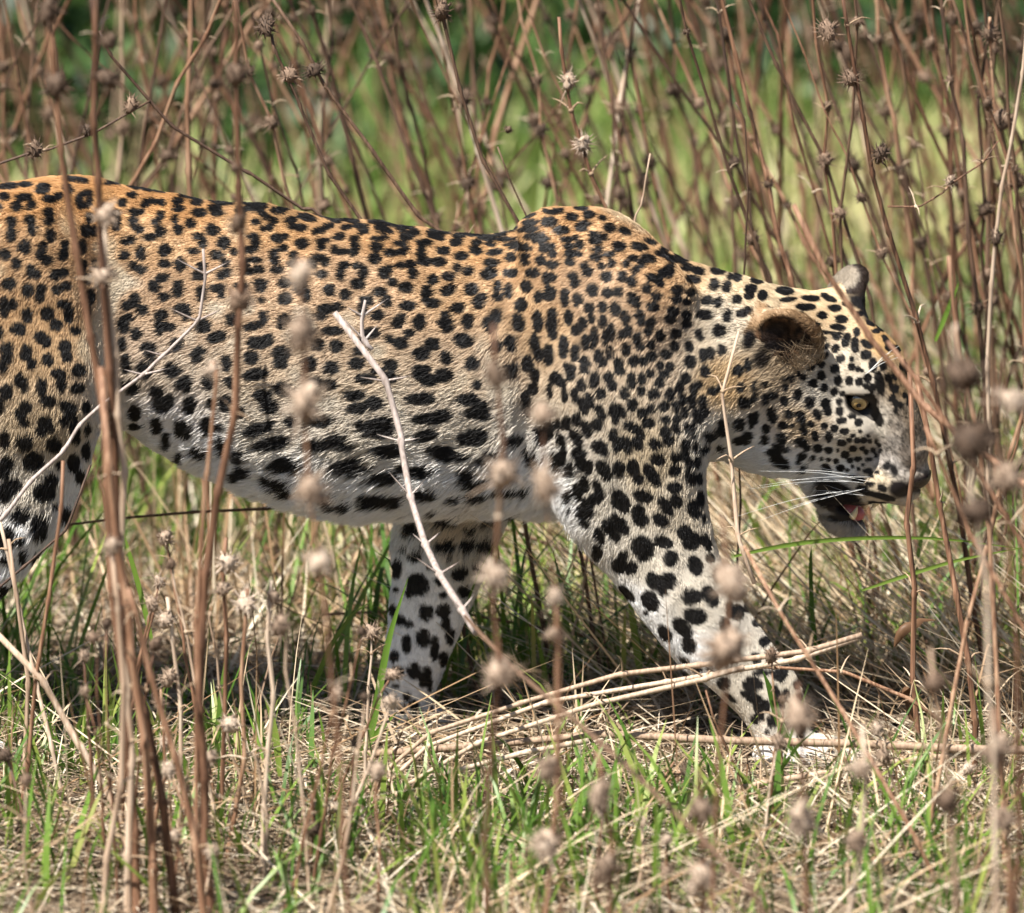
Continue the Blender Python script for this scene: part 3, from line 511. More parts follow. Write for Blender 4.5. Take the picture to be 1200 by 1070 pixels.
# patches with a shape of their own: x y rx ry angle r g b softness
PATCH = [(912, 405, 22, 6, -5, .012, .009, .008, 2.5), (878, 398, 8, 13, 10, .012, .01, .01, 3), (893, 420, 10, 11, 0, .02, .014, .01, 4),
 (1010, 356, 18, 8, 28, .012, .010, .010, 2.5), (1018, 366, 8, 12, -20, .012, .01, .01, 3),
 (1048, 552, 5, 9, -20, .012, .010, .010, 2),
 (1054, 573, 13, 10, 20, .014, .010, .010, 2.5), (1078, 568, 16, 10, 0, .03, .02, .018, 3), (1088, 562, 8, 9, 0, .045, .028, .025, 3),
 (1009, 475, 19, 13, 15, .012, .010, .009, 2), (982, 585, 34, 19, 32, .012, .009, .008, 3), (1003, 598, 34, 10, 10, .014, .008, .008, 3), (991, 608, 27, 7, 6, .012, .010, .010, 2.5)]
def coat(px, py, P, N, jitter=None):
    base = idw(COL, px, py)
    d = sheet(SHEET, px, py); den = sheet(DENS, px, py)
    up = sstep(560, 300, py)*sstep(840, 760, px)
    gold = np.clip(den*2.6-1.0, 0, 1)*up
    base = base*(1-gold[:, None]*.62) + np.array([.44, .225, .085])*gold[:, None]*.62
    n = vnoise(P, 60, 21)*.5+vnoise(P, 170, 22)*.5
    base = base*(1+.16*n)[:, None]
    nz = sstep(1012, 1036, px)*sstep(600, 560, py)*sstep(400, 440, py)                   # pepper-and-salt hair over the bridge of the nose
    base = base*np.clip(1+nz*(.75*vnoise(P, 330, 24)+.65*vnoise(P, 620, 25)), .25, 2)[:, None]
    if jitter is not None: base = base*jitter[:, None]
    hd_ = sstep(880, 930, px)*.6; m = sstep(1.0-hd_, -.5-hd_, d)
    if len(px): 
        c = base*(1-m[:, None]) + BLK*m[:, None]
    for (ec, ea, sg) in EARS:
        q = (P-ec) @ ea; rho = np.hypot(q[:, 0]/(.046 if sg > 0 else .031), q[:, 1]/(.043 if sg > 0 else .038)); zone = (np.abs(q[:, 2]) < .019)*(N @ ea[:, 2] > -.15 if sg > 0 else 1)*sstep(1.25, 1.1, rho)*(sstep(-.55, -.30, q[:, 0]/.046) if sg > 0 else 1)
        if sg > 0:
            inner = np.array([.085, .046, .024])*np.clip(1+1.5*vnoise(np.stack([q[:, 0]*.35+q[:, 1]*.15, q[:, 1], q[:, 2]*0], 1), 330, 41), .15, 3)[:, None]
            dk = sstep(.75, .35, np.hypot((q[:, 0]-.018)/.024, (q[:, 1]-.006)/.030))[:, None]
            inner = inner*(1-dk)+np.array([.018, .010, .007])*dk
            rim = sstep(.84, .94, rho)[:, None]; ec_ = inner*(1-rim)+np.array([.30, .19, .10])*rim
        else:
            ec_ = np.array([.24, .20, .15])[None]*np.ones((len(P), 1)); rim = sstep(.80, .92, rho)[:, None]; ec_ = ec_*(1-rim)+np.array([.03, .02, .015])*rim
        c = c*(1-zone[:, None])+ec_*zone[:, None]
    for (x, y, rx, ry, a, r, g, b, sf) in PATCH:
        ca, sa = math.cos(math.radians(a)), math.sin(math.radians(a)); X, Y = px-x, py-y
        u = (X*ca+Y*sa)/rx; v = (-X*sa+Y*ca)/ry; q = (np.sqrt(u*u+v*v)-1)*min(rx, ry)
        k = sstep(sf, -sf, q+1.5*n)[:, None]; c = c*(1-k)+np.array([r, g, b])*k
    # pale underside and inner legs, which the side sheet does not reach
    und = sstep(-.55, -.9, N[:, 2])*sstep(.30, .25, np.abs(P[:, 2]-.33))*sstep(300, 240, px-600)
    c = c*(1-und[:, None]*.7*(1-m[:, None]))+np.array(W_)*(und*.7*(1-m))[:, None]
    return np.clip(c, .004, .95)
FLOW = [(100, 250, -1, .1), (300, 300, -1, .15), (300, 500, -1, .3), (500, 300, -1, .15), (500, 500, -1, .2), (420, 590, -1, .45), (200, 520, -.8, .7), (620, 400, -.7, .6), (700, 290, -.9, .35), (720, 450, -.35, .9), (760, 560, -.1, 1), (640, 560, -.8, .6),
 (800, 380, -.8, .5), (850, 450, -.7, .6), (850, 340, -1, 0), (820, 700, .5, .85), (920, 820, .3, 1), (500, 700, -.1, 1), (480, 820, 0, 1), (60, 400, -.3, 1), (60, 550, -.3, 1), (60, 240, -.9, .3), (0, 650, -.5, .8), (170, 350, -1, .3),
 (960, 370, -.95, -.05), (1030, 420, -.6, -.8), (1060, 500, -.3, -1), (1075, 550, -.3, -.9), (1000, 420, -.8, -.4), (1000, 530, -.8, .25), (940, 480, -.9, .3), (900, 520, -.8, .4), (1040, 575, -.8, .3), (995, 615, -.5, .5), (930, 560, -.8, .5), (1010, 475, -.7, -.3), (905, 375, -.5, -.6), (905, 425, -.6, .3), (990, 340, -.3, -.8)]
LEN = [(100, 250, 9), (300, 300, 10), (300, 450, 11), (500, 300, 10), (500, 500, 12), (180, 525, 14), (250, 552, 19), (330, 585, 22), (420, 596, 24), (520, 590, 24), (600, 590, 24), (700, 290, 8), (720, 450, 9), (760, 560, 9), (820, 700, 6.5), (920, 820, 5.5), (500, 700, 7.5), (480, 820, 6.5), (450, 760, 8), (60, 400, 9), (90, 560, 13), (40, 660, 16), (90, 610, 18),
 (850, 380, 8), (850, 450, 8), (850, 520, 12), (900, 540, 13), (960, 370, 7), (1030, 420, 4.5), (1060, 500, 4), (1072, 540, 2.6), (1000, 430, 5), (1000, 530, 5), (940, 480, 9), (905, 490, 10), (1040, 570, 3), (995, 622, 13), (970, 604, 12), (930, 560, 14), (1010, 475, 1.6), (1022, 485, 2), (900, 375, 5), (915, 428, 13), (990, 340, 5)]

coat_skin = coat_mat('leopard_skin', .6, .3); coat_fur = coat_mat('leopard_fur', .45, .28)
def finish_body():
    me = np_mesh('leopard', BV, quads=BQ)
    c = coat(bx, by, BV, BN); add_attr(me, 'coat', np.concatenate([c, np.ones((len(c), 1))], 1), 'FLOAT_COLOR')
    o = link('leopard', me, coat_skin)
    tag(o, 'spotted leopard walking through dry grass with its head low and mouth open', 'leopard'); return o
leopard = finish_body()

# ---- fur: short hairs laid along the coat's direction
def grow(n):
    v0, v1, v2, v3 = (BV[BQ[:, k]] for k in range(4))
    ar = .5*np.linalg.norm(np.cross(v2-v0, v3-v1), axis=1); c = (v0+v1+v2+v3)/4
    nrm = norm(np.cross(v2-v0, v3-v1))
    cx, cy = coat_px(c)
    facing = sstep(-.55, .05, -nrm[:, 1]+.25*nrm[:, 2])                              # densest on the lit near side, thin on the far one
    dens = (.10+.90*facing)*np.where(cx < -20, .18, 1)*(1+1.6*sstep(860, 910, cx)*sstep(640, 600, cy))
    dens *= np.where((np.hypot((cx-EYE_PX[0])/19, (cy-EYE_PX[1])/13) < 1), 0, 1)
    for (x, y, rx, ry) in ((1084, 563, 16, 12), (1054, 574, 10, 8), (1003, 596, 33, 8), (992, 605, 22, 4), (968, 572, 10, 8)):
        dens *= np.where(np.hypot((cx-x)/rx, (cy-y)/ry) < 1, .0, 1)
    pr = ar*dens; pr /= pr.sum(); q = rng.choice(len(ar), n, p=pr)
    a, b = rng.random((2, n)); P = (v0[q]*((1-a)*(1-b))[:, None]+v1[q]*(a*(1-b))[:, None]+v2[q]*(a*b)[:, None]+v3[q]*((1-a)*b)[:, None])
    vn = [BN[BQ[q, k]] for k in range(4)]
    N = norm(vn[0]*((1-a)*(1-b))[:, None]+vn[1]*(a*(1-b))[:, None]+vn[2]*(a*b)[:, None]+vn[3]*((1-a)*b)[:, None])
    px, py = coat_px(P)
    fl = idw(FLOW, px, py); L = idw(LEN, px, py, 5)[:, 0]/1000
    fl = norm(fl); T = np.stack([fl[:, 0], np.zeros(n), -fl[:, 1]], 1)
    cl = np.stack([vnoise(P, 75, 31), vnoise(P, 75, 32), vnoise(P, 75, 33)], 1)*.24 + np.stack([vnoise(P, 190, 34), vnoise(P, 190, 35), vnoise(P, 190, 36)], 1)*.30
    T = T + cl + rng.normal(0, .16, (n, 3)); T = norm(T - N*(T*N).sum(1, keepdims=True))
    L = L*rng.uniform(.55, 1.05, n)*(1+.25*vnoise(P, 60, 37))
    lift = (.34+.20*vnoise(P, 90, 38)+rng.normal(0, .08, n)).clip(.08, .9)
    lift = lift + .25*sstep(.014, .024, L)
    d0 = norm(T*(1-lift*.3)[:, None] + N*(lift*1.3)[:, None]); d1 = norm(T + N*(lift*.42)[:, None] + np.array([0, 0, -.25])*sstep(.010, .026, L)[:, None])
    d2 = norm(T + N*(lift*.08)[:, None] + np.array([0, 0, -.5])*sstep(.010, .026, L)[:, None])
    p0 = P - N*.0006; p1 = p0+d0*(L*.36)[:, None]; p2 = p1+d1*(L*.34)[:, None]; p3 = p2+d2*(L*.30)[:, None]
    pts = np.stack([p0, p1, p2, p3], 1)
    mid = p1; mx, my = coat_px(mid + (p3-mid)*.35)
    jit = rng.uniform(.80, 1.20, n)
    c = coat(mx, my, P, N, jit)
    rad = np.array([1.0, .92, .68, .12])[None]*(rng.uniform(.75, 1.25, n)*.00026*(.72+.28*np.clip(L/.012, .3, 1.3)))[:, None]
    return pts, rad, c
def hair_object(name, pts, rad, c, mat, parent):
    n, k = rad.shape; hc = bpy.data.hair_curves.new(name); hc.add_curves([k]*n)
    hc.attributes['position'].data.foreach_set('vector', np.ascontiguousarray(pts, np.float32).ravel())
    a = hc.attributes.get('radius') or hc.attributes.new('radius', 'FLOAT', 'POINT'); a.data.foreach_set('value', np.ascontiguousarray(rad, np.float32).ravel())
    a = hc.attributes.new('coat', 'FLOAT_COLOR', 'CURVE'); a.data.foreach_set('color', np.concatenate([c, np.ones((n, 1))], 1).astype(np.float32).ravel())
    hc.materials.append(mat); o = bpy.data.objects.new(name, hc); col.objects.link(o); o.parent = parent; return o
N_FUR = 430000
if N_FUR:
    fur = hair_object('fur', *grow(N_FUR), coat_fur, leopard); tag(fur, kind='stuff')

def ear_tufts():
    ec, ea, sg = EARS[0]; q = (BV-ec) @ ea
    ok = np.flatnonzero((q[:, 0] > -.036) & (q[:, 0] < -.008) & (np.abs(q[:, 1]) < .036) & (np.abs(q[:, 2]) < .022) & (BN @ ea[:, 2] > .1))
    n = 190; i = rng.choice(ok, n); P = BV[i]; L = rng.uniform(.014, .034, n)[:, None]
    d = norm(ea[:, 0]*.75 + ea[:, 2]*.45 - ea[:, 1]*rng.uniform(-.6, .6, (n, 1)) + rng.normal(0, .16, (n, 3)))
    pts = np.stack([P, P+d*L*.4, P+d*L*.75-ea[:, 2]*L*.05, P+d*L-ea[:, 2]*L*.18], 1)
    c = np.array([.42, .31, .20])*rng.uniform(.2, 1.0, (n, 1)); rad = np.array([.00026, .00024, .00018, .00004])[None]*np.ones((n, 1))
    return pts, rad, c
tag(hair_object('ear_tuft', *ear_tufts(), coat_fur, leopard), kind='stuff')
# ---- wet nose leather: its own skin over the tip of the muzzle
def nose_leather():
    q = (BV-HO) @ HEAD*1000; c = H(1078, 563, 0); f_, u_, s_ = q[:, 0]-c[0], q[:, 1]-c[1], q[:, 2]
    inside = (np.hypot(u_/15, s_/(19-np.clip(-u_, 0, 14)*.5)) < 1) & (f_ > -13) & (u_ < 13)
    qs = BQ[inside[BQ].all(1)]; ids, inv = np.unique(qs, return_inverse=True)
    m, nt, b = new_mat('nose_leather', .32, .5); tc = nt.nodes.new('ShaderNodeTexCoord'); n = nt.nodes.new('ShaderNodeTexVoronoi'); n.inputs['Scale'].default_value = 900
    nt.links.new(tc.outputs['Object'], n.inputs['Vector']); rp = ramp(nt, [(0, (.035, .022, .020)), (1, (.010, .008, .008))]); nt.links.new(n.outputs['Distance'], rp.inputs[0]); nt.links.new(rp.outputs[0], b.inputs['Base Color'])
    bp = nt.nodes.new('ShaderNodeBump'); bp.inputs['Distance'].default_value = .0006; nt.links.new(n.outputs['Distance'], bp.inputs['Height']); nt.links.new(bp.outputs[0], b.inputs['Normal'])
    link('nose', np_mesh('nose', BV[ids]+BN[ids]*.0012, quads=inv.reshape(-1, 4)), m, leopard)
nose_leather()
# ---- eyes, teeth, tongue, whiskers
def eye_mat():
    m, nt, b = new_mat('eye', .08, .6)
    tc = nt.nodes.new('ShaderNodeTexCoord'); sp = nt.nodes.new('ShaderNodeSeparateXYZ'); nt.links.new(tc.outputs['Object'], sp.inputs[0])
    def mth(op, a, b_=None):
        x = nt.nodes.new('ShaderNodeMath'); x.operation = op
        for i, v in enumerate((a, b_)):
            if v is None: continue
            if isinstance(v, (int, float)): x.inputs[i].default_value = v
            else: nt.links.new(v, x.inputs[i])
        return x.outputs[0]
    r = mth('SQRT', mth('ADD', mth('MULTIPLY', sp.outputs[0], sp.outputs[0]), mth('MULTIPLY', sp.outputs[1], sp.outputs[1])))
    n = nt.nodes.new('ShaderNodeTexNoise'); n.inputs['Scale'].default_value = 900; nt.links.new(tc.outputs['Object'], n.inputs['Vector'])
    r2 = mth('ADD', mth('MULTIPLY', r, 1000/12.0), mth('MULTIPLY', mth('SUBTRACT', n.outputs['Fac'], .5), .10))
    rp = ramp(nt, [(.0, (.20, .12, .04)), (.30, (.28, .18, .06)), (.50, (.46, .31, .12)), (.68, (.50, .36, .16)), (.76, (.07, .045, .02)), (.95, (.01, .008, .007))])
    nt.links.new(r2, rp.inputs[0]); nt.links.new(rp.outputs[0], b.inputs['Base Color'])
    b.inputs['Coat Weight'].default_value = 1; b.inputs['Coat Roughness'].default_value = .03
    return m
em = eye_mat(); black = plain('pupil_black', (.004, .004, .004), .15, .5)
for m, sg in ((lambda l: l, 1), (mir, -1)):
    look = norm(HEAD @ np.array([.42, -.08, sg*.90]))
    ctr = hw(m(EYEL)) - look*.0128
    b = MB(); b.blob((0, 0, 0), (.0150, .0150, .0150), 32, 20); o = link('eye', b.mesh('eye'), em, leopard)
    o.location = ctr; o.rotation_euler = Vector(look).to_track_quat('Z', 'Y').to_euler()
    b = MB(); b.blob((0, 0, 0.0148), (.0029, .0029, .0005), 16, 6); p = link('pupil', b.mesh('pupil'), black, o)
ivory = plain('tooth', (.72, .60, .40), .3, .5); pink = plain('tongue', (.45, .12, .12), .35, .5); whisk = plain('whisker', (.85, .85, .82), .3, .5)
for m, sg in ((lambda l: l, 1), (mir, -1)):
    l = m(H(1000, 606, 15)); b = MB(); e = l+np.array([1, 17, sg*1]); P = np.stack([hw(l), hw(l+np.array([1.5, 9, 1.5*sg])), hw(e)])
    b.tube(curve(P, 6), [.0042, .0040, .0034, .0026, .0016, .0004], 8); link('lower_canine', b.mesh('lower_canine'), ivory, leopard)
    l = m(H(1030, 584, 15)); b = MB(); P = np.stack([hw(l), hw(l+np.array([-1, -9, 1*sg])), hw(l+np.array([-4, -17, 0]))])
    b.tube(curve(P, 6), [.0045, .0042, .0036, .0026, .0016, .0004], 8); link('upper_canine', b.mesh('upper_canine'), ivory, leopard)
b = MB(); b.tube(curve(np.stack([hw(H(988, 597, 0)), hw(H(1000, 600, 0)), hw(H(1014, 605, 0))]), 8), [.008, .011, .013, .013, .012, .010, .008, .004], 10)
link('tongue', b.mesh('tongue'), pink, leopard)
for k in range(14):
    row = k % 4; a = H(1003+7*(k//4)+rng.uniform(-2, 2), 558+8*row+rng.uniform(-2, 2), 0)
    y = surface_depth(*[v[0] for v in coat_px(hw(a)[None])], prims)
    p = at(*[v[0] for v in coat_px(hw(a)[None])], y+.002)
    Lw = rng.uniform(.09, .175); ang = rng.uniform(-22, 24) if row < 3 else rng.uniform(20, 50)
    d = np.array([-math.cos(math.radians(ang)), -rng.uniform(.15, .5), math.sin(math.radians(ang))*.55]); d /= np.linalg.norm(d)
    if row == 3: Lw *= .4
    P = curve(np.stack([p, p+d*Lw*.5, p+d*Lw+np.array([-.004, .02, -.10*Lw])]), 9)
    b = MB(); b.tube(P, np.linspace(.00032, .00006, 9), 4); link('whisker', b.mesh('whisker'), whisk, leopard)
for k in range(4):                                              # brow hairs
    y = surface_depth(1012+k*4, 440-k*3, prims); p = at(1012+k*4, 440-k*3, y+.001)
    d = norm(np.array([.75, -.35, .6+.15*k])); L = rng.uniform(.03, .055)
    b = MB(); b.tube(curve(np.stack([p, p+d*L*.5, p+d*L+np.array([0, 0, -.006])]), 7), np.linspace(.0004, .0001, 7), 4); link('brow_hair', b.mesh('brow_hair'), whisk, leopard)
# ------------------------------------------------------------------ ground
def ground_mat():
    m, nt, b = new_mat('ground', .9, .15)
    geo = nt.nodes.new('ShaderNodeNewGeometry')
    n1 = nt.nodes.new('ShaderNodeTexNoise'); n1.inputs['Scale'].default_value = 1.1; n1.inputs['Detail'].default_value = 6
    n2 = nt.nodes.new('ShaderNodeTexNoise'); n2.inputs['Scale'].default_value = 38; n2.inputs['Detail'].default_value = 8
    for n in (n1, n2): nt.links.new(geo.outputs['Position'], n.inputs['Vector'])
    sp = nt.nodes.new('ShaderNodeSeparateXYZ'); nt.links.new(geo.outputs['Position'], sp.inputs[0])
    mr = nt.nodes.new('ShaderNodeMapRange'); mr.inputs['From Min'].default_value = 1.2; mr.inputs['From Max'].default_value = 3.0
    nt.links.new(sp.outputs[1], mr.inputs['Value'])
    soil = ramp(nt, [(.3, (.03, .020, .011)), (.5, (.085, .056, .030)), (.72, (.19, .135, .08))]); nt.links.new(n2.outputs['Fac'], soil.inputs[0])
    turf = ramp(nt, [(.32, (.025, .055, .014)), (.45, (.08, .14, .03)), (.58, (.22, .27, .07)), (.78, (.42, .39, .18))]); nt.links.new(n1.outputs['Fac'], turf.inputs[0])
    mx = nt.nodes.new('ShaderNodeMix'); mx.data_type = 'RGBA'; nt.links.new(mr.outputs[0], mx.inputs[0])
    nt.links.new(soil.outputs[0], mx.inputs[6]); nt.links.new(turf.outputs[0], mx.inputs[7]); nt.links.new(mx.outputs[2], b.inputs['Base Color'])
    bp = nt.nodes.new('ShaderNodeBump'); bp.inputs['Distance'].default_value = .01; nt.links.new(n2.outputs['Fac'], bp.inputs['Height']); nt.links.new(bp.outputs[0], b.inputs['Normal'])
    return m
def relief(x, y):
    P = np.stack([x, y, np.zeros_like(x)], 1)
    return (vnoise(P, 2.2, 51)*.012+vnoise(P, 7, 52)*.006)*sstep(30, 4, np.hypot(x, y)) - .006
gxs = np.concatenate([[-400, -120, -40, -14, -6], np.linspace(-3, 3, 90), [6, 14, 40, 120, 400]])
gys = np.concatenate([[-60, -20, -8, -4], np.linspace(-2.2, 12, 170), [16, 25, 50, 120, 400, 900]])
GX, GY = np.meshgrid(gxs, gys); gV = np.stack([GX.ravel(), GY.ravel(), relief(GX.ravel(), GY.ravel())], 1)
nx_ = len(gxs); ii = (np.arange(len(gys)-1)[:, None]*nx_+np.arange(nx_-1)[None]).ravel()
tag(link('ground', np_mesh('ground', gV, quads=np.stack([ii, ii+1, ii+nx_+1, ii+nx_], 1)), ground_mat()), kind='structure')

# ------------------------------------------------------------------ grass as masses of blades
def blades(pos, z0, az, H, W, lean, droop, tint, seg=4):
    """ribbon blades: start point, compass, length, width, lean from upright, extra droop to the tip"""
    n = len(H); t = np.linspace(0, 1, seg+1); dirx = np.stack([np.cos(az), np.sin(az)], 1); side = np.stack([-np.sin(az), np.cos(az)], 1)
    twist = rng.uniform(-.9, .9, n)
    sx = side*np.cos(twist)[:, None]+dirx*np.sin(twist)[:, None]
    a = lean[:, None]+droop[:, None]*t[None]**1.4; ds = H[:, None]/seg
    hor = np.concatenate([np.zeros((n, 1)), np.cumsum(np.sin(a[:, :-1])*ds, 1)], 1); ver = np.concatenate([np.zeros((n, 1)), np.cumsum(np.cos(a[:, :-1])*ds, 1)], 1)
    C = np.stack([pos[:, None, 0]+dirx[:, None, 0]*hor, pos[:, None, 1]+dirx[:, None, 1]*hor, z0[:, None]+ver], 2)
    prof = np.array([.75, 1, .92, .66, .06]) if seg == 4 else np.interp(t, [0, .3, .7, 1], [.8, 1, .75, .05])
    wv = (W[:, None]*.5*prof[None])[..., None]*np.concatenate([sx, np.zeros((n, 1))], 1)[:, None, :]
    V = np.stack([C-wv, C+wv], 2).reshape(n*(seg+1)*2, 3)
    base = (np.arange(n)*(seg+1)*2)[:, None]+np.arange(seg)[None]*2
    Q = np.stack([base, base+1, base+3, base+2], 2).reshape(-1, 4)
    tt = np.repeat(tint, (seg+1)*2)
    return V, Q, tt
def grass_object(name, mat, parts, label, cat):
    V = []; Q = []; T = []; o = 0
    for v, q, t in parts: V.append(v); Q.append(q+o); T.append(t); o += len(v)
    me = np_mesh(name, np.concatenate(V), quads=np.concatenate(Q)); add_attr(me, 'tint', np.concatenate(T))
    return tag(link(name, me, mat), label, cat, kind='stuff')
def wedge(n, y0, y1, margin=1.32, pw=1.0):
    n = int(n*margin/1.15)
    y = y0+(y1-y0)*rng.random(n)**pw; half = .6*(DIST+y)/DIST*margin
    return np.stack([rng.uniform(-1, 1, n)*half, y], 1)
def clumped(pos, scale, seed, keep):
    P = np.concatenate([pos, np.zeros((len(pos), 1))], 1); v = vnoise(P, scale, seed)*.6+vnoise(P, scale*2.7, seed+1)*.4
    return pos[rng.random(len(pos)) < np.clip(keep+v*1.2, .03, 1)]
def U_(n, a, b): return rng.uniform(a, b, n)
def clearing(p):
    return 1-.68*sstep(.14, .06, np.abs(p[:, 1]+.10)-.12)*np.maximum(sstep(.16, .08, np.abs(p[:, 0]+.11)), sstep(.24, .14, np.abs(p[:, 0]-.29)))
green = tint_mat('green_blade', [(0, (.035, .085, .010)), (.35, (.075, .16, .018)), (.7, (.15, .25, .035)), (.92, (.27, .32, .07)), (1, (.40, .36, .14))], .42, .45, .30)
straw = tint_mat('dry_blade', [(0, (.12, .062, .03)), (.25, (.27, .165, .085)), (.55, (.47, .335, .20)), (.8, (.65, .52, .35)), (1, (.78, .70, .54))], .55, .35, .16)
grey_litter = tint_mat('litter', [(0, (.07, .043, .027)), (.4, (.22, .155, .10)), (.75, (.45, .35, .24)), (1, (.74, .64, .50))], .6, .3, .06)

def near_paws(p):                                               # keep blades from standing inside the legs
    k = np.ones(len(p), bool)
    for (x, y, r) in ((.315, -.096, .055), (.345, -.096, .055), (.375, -.096, .05), (-.125, .09, .045), (-.10, .09, .04), (-.66, -.095, .06)): k &= np.hypot(p[:, 0]-x, p[:, 1]-y) > r
    return p[k]
parts = []
low = lambda p: .80+.20*sstep(-.15, .35, p[:, 1])                                           # trodden shorter on the camera's side
p = near_paws(clumped(wedge(14500, -1.25, 2.4), 2.6, 61, .30)); p = p[rng.random(len(p)) < 1-.30*sstep(-.05, .35, p[:, 0])]; n = len(p)
parts.append(blades(p, relief(p[:, 0], p[:, 1]), U_(n, 0, 6.28), clearing(p)*low(p)*rng.gamma(4, .026, n).clip(.03, .24), U_(n, .0020, .0058), U_(n, .02, .7), U_(n, .1, 1.5), U_(n, .05, .95)))
p = near_paws(clumped(wedge(4200, -.95, .1), 2.4, 63, .28)); p = p[rng.random(len(p)) < 1-.25*sstep(-.05, .35, p[:, 0])]; n = len(p)
parts.append(blades(p, relief(p[:, 0], p[:, 1]), U_(n, 0, 6.28), clearing(p)*U_(n, .06, .19), U_(n, .003, .0085), U_(n, .02, .7), U_(n, .1, 1.1), U_(n, .2, .95)))
p = near_paws(clumped(wedge(7500, .1, 2.2), 3.0, 83, .35)); n = len(p)
parts.append(blades(p, relief(p[:, 0], p[:, 1]), U_(n, 0, 6.28), U_(n, .08, .34), U_(n, .003, .0075), U_(n, .05, .8), U_(n, .1, 1.5), U_(n, .15, 1)))
grass_object('green_grass', green, parts, 'short fresh green grass growing up through the dry straw', 'grass')
parts = []
p = near_paws(clumped(wedge(15000, -1.25, 2.6), 2.6, 65, .6)); n = len(p)
parts.append(blades(p, relief(p[:, 0], p[:, 1]), U_(n, 0, 6.28), clearing(p)*low(p)*rng.gamma(4, .036, n).clip(.04, .36), U_(n, .0013, .0034), U_(n, .05, 1.3), U_(n, -.1, 1.0), U_(n, .0, 1)))
p = near_paws(clumped(wedge(3600, .25, 1.8), 3.5, 81, .4)); n = len(p)                        # taller dead stand behind chest and head
parts.append(blades(p, relief(p[:, 0], p[:, 1]), U_(n, 0, 6.28), U_(n, .10, .36), U_(n, .0020, .0050), U_(n, .1, 1.25), U_(n, -.1, .7), U_(n, .05, 1)))
p = near_paws(wedge(4200, .05, 1.5)); p = p[(p[:, 0] > .16)]; n = len(p)                         # bleached stems lying over to the right of the forelegs
parts.append(blades(p, relief(p[:, 0], p[:, 1])+.01, U_(n, 2.5, 3.6), U_(n, .2, .5), U_(n, .0020, .0044), U_(n, .6, 1.3), U_(n, -.1, .35), U_(n, .5, 1)))
p = near_paws(clumped(wedge(1500, -.95, .4), 2.2, 91, .35)); n = len(p)                            # long bent straws lying through the near grass
parts.append(blades(p, relief(p[:, 0], p[:, 1])+U_(n, 0, .02), rng.choice([0, 3.14], n)+rng.normal(0, .55, n), clearing(p)*U_(n, .14, .42), U_(n, .0020, .0042), U_(n, 1.0, 1.5), U_(n, -.1, .4), U_(n, .15, .95)))
p = near_paws(clumped(wedge(1200, -.7, .9), 3, 93, .4)); p = p[p[:, 0] > .12]; n = len(p)
parts.append(blades(p, relief(p[:, 0], p[:, 1]), U_(n, 2.2, 3.9), clearing(p)*U_(n, .10, .28), U_(n, .0022, .0046), U_(n, .5, 1.3), U_(n, -.1, .5), U_(n, .55, 1)))
grass_object('dry_grass', straw, parts, 'dry straw coloured grass standing and leaning around the leopard', 'dry grass')
p = np.concatenate([wedge(15000, -1.1, 2.2), wedge(6500, -1.05, -.1)]); n = len(p)
parts = [blades(p, relief(p[:, 0], p[:, 1])+np.abs(rng.normal(0, .016, n))+.002, U_(n, 0, 6.28), U_(n, .04, .28), U_(n, .0013, .0044), U_(n, 1.36, 1.62), U_(n, -.1, .25), U_(n, 0, 1))]
p = clumped(wedge(9000, -1.25, 1.8), 3, 68, .5); n = len(p)                                      # crumbled leaf bits
parts.append(blades(p, relief(p[:, 0], p[:, 1])+U_(n, .001, .02), U_(n, 0, 6.28), U_(n, .012, .05), U_(n, .004, .011), U_(n, 1.1, 1.7), U_(n, -.3, .6), U_(n, 0, .9)))
grass_object('straw_litter', grey_litter, parts, 'fallen grey and tan straw litter covering the ground', 'straw litter')
parts = []
p = clumped(wedge(23000, 1.8, 8.5, 2.1), 1.3, 71, .50); n = len(p)
parts.append(blades(p, relief(p[:, 0], p[:, 1]), U_(n, 0, 6.28), U_(n, .08, .30), U_(n, .005, .012), U_(n, .05, .8), U_(n, .1, 1.2), (U_(n, .35, .95)+.55*vnoise(np.concatenate([p, p[:, :1]*0], 1), 1.5, 75)-.30*sstep(2.8, 4.8, p[:, 1])+.12*sstep(-.1, .5, p[:, 0])).clip(0, 1), 3))
meadow = tint_mat('meadow_blade', [(0, (.022, .06, .012)), (.4, (.075, .15, .026)), (.7, (.22, .29, .065)), (1, (.52, .48, .22))], .5, .4, .25)
grass_object('meadow_grass', meadow, parts, 'blurred bright green meadow grass far behind the leopard', 'grass')
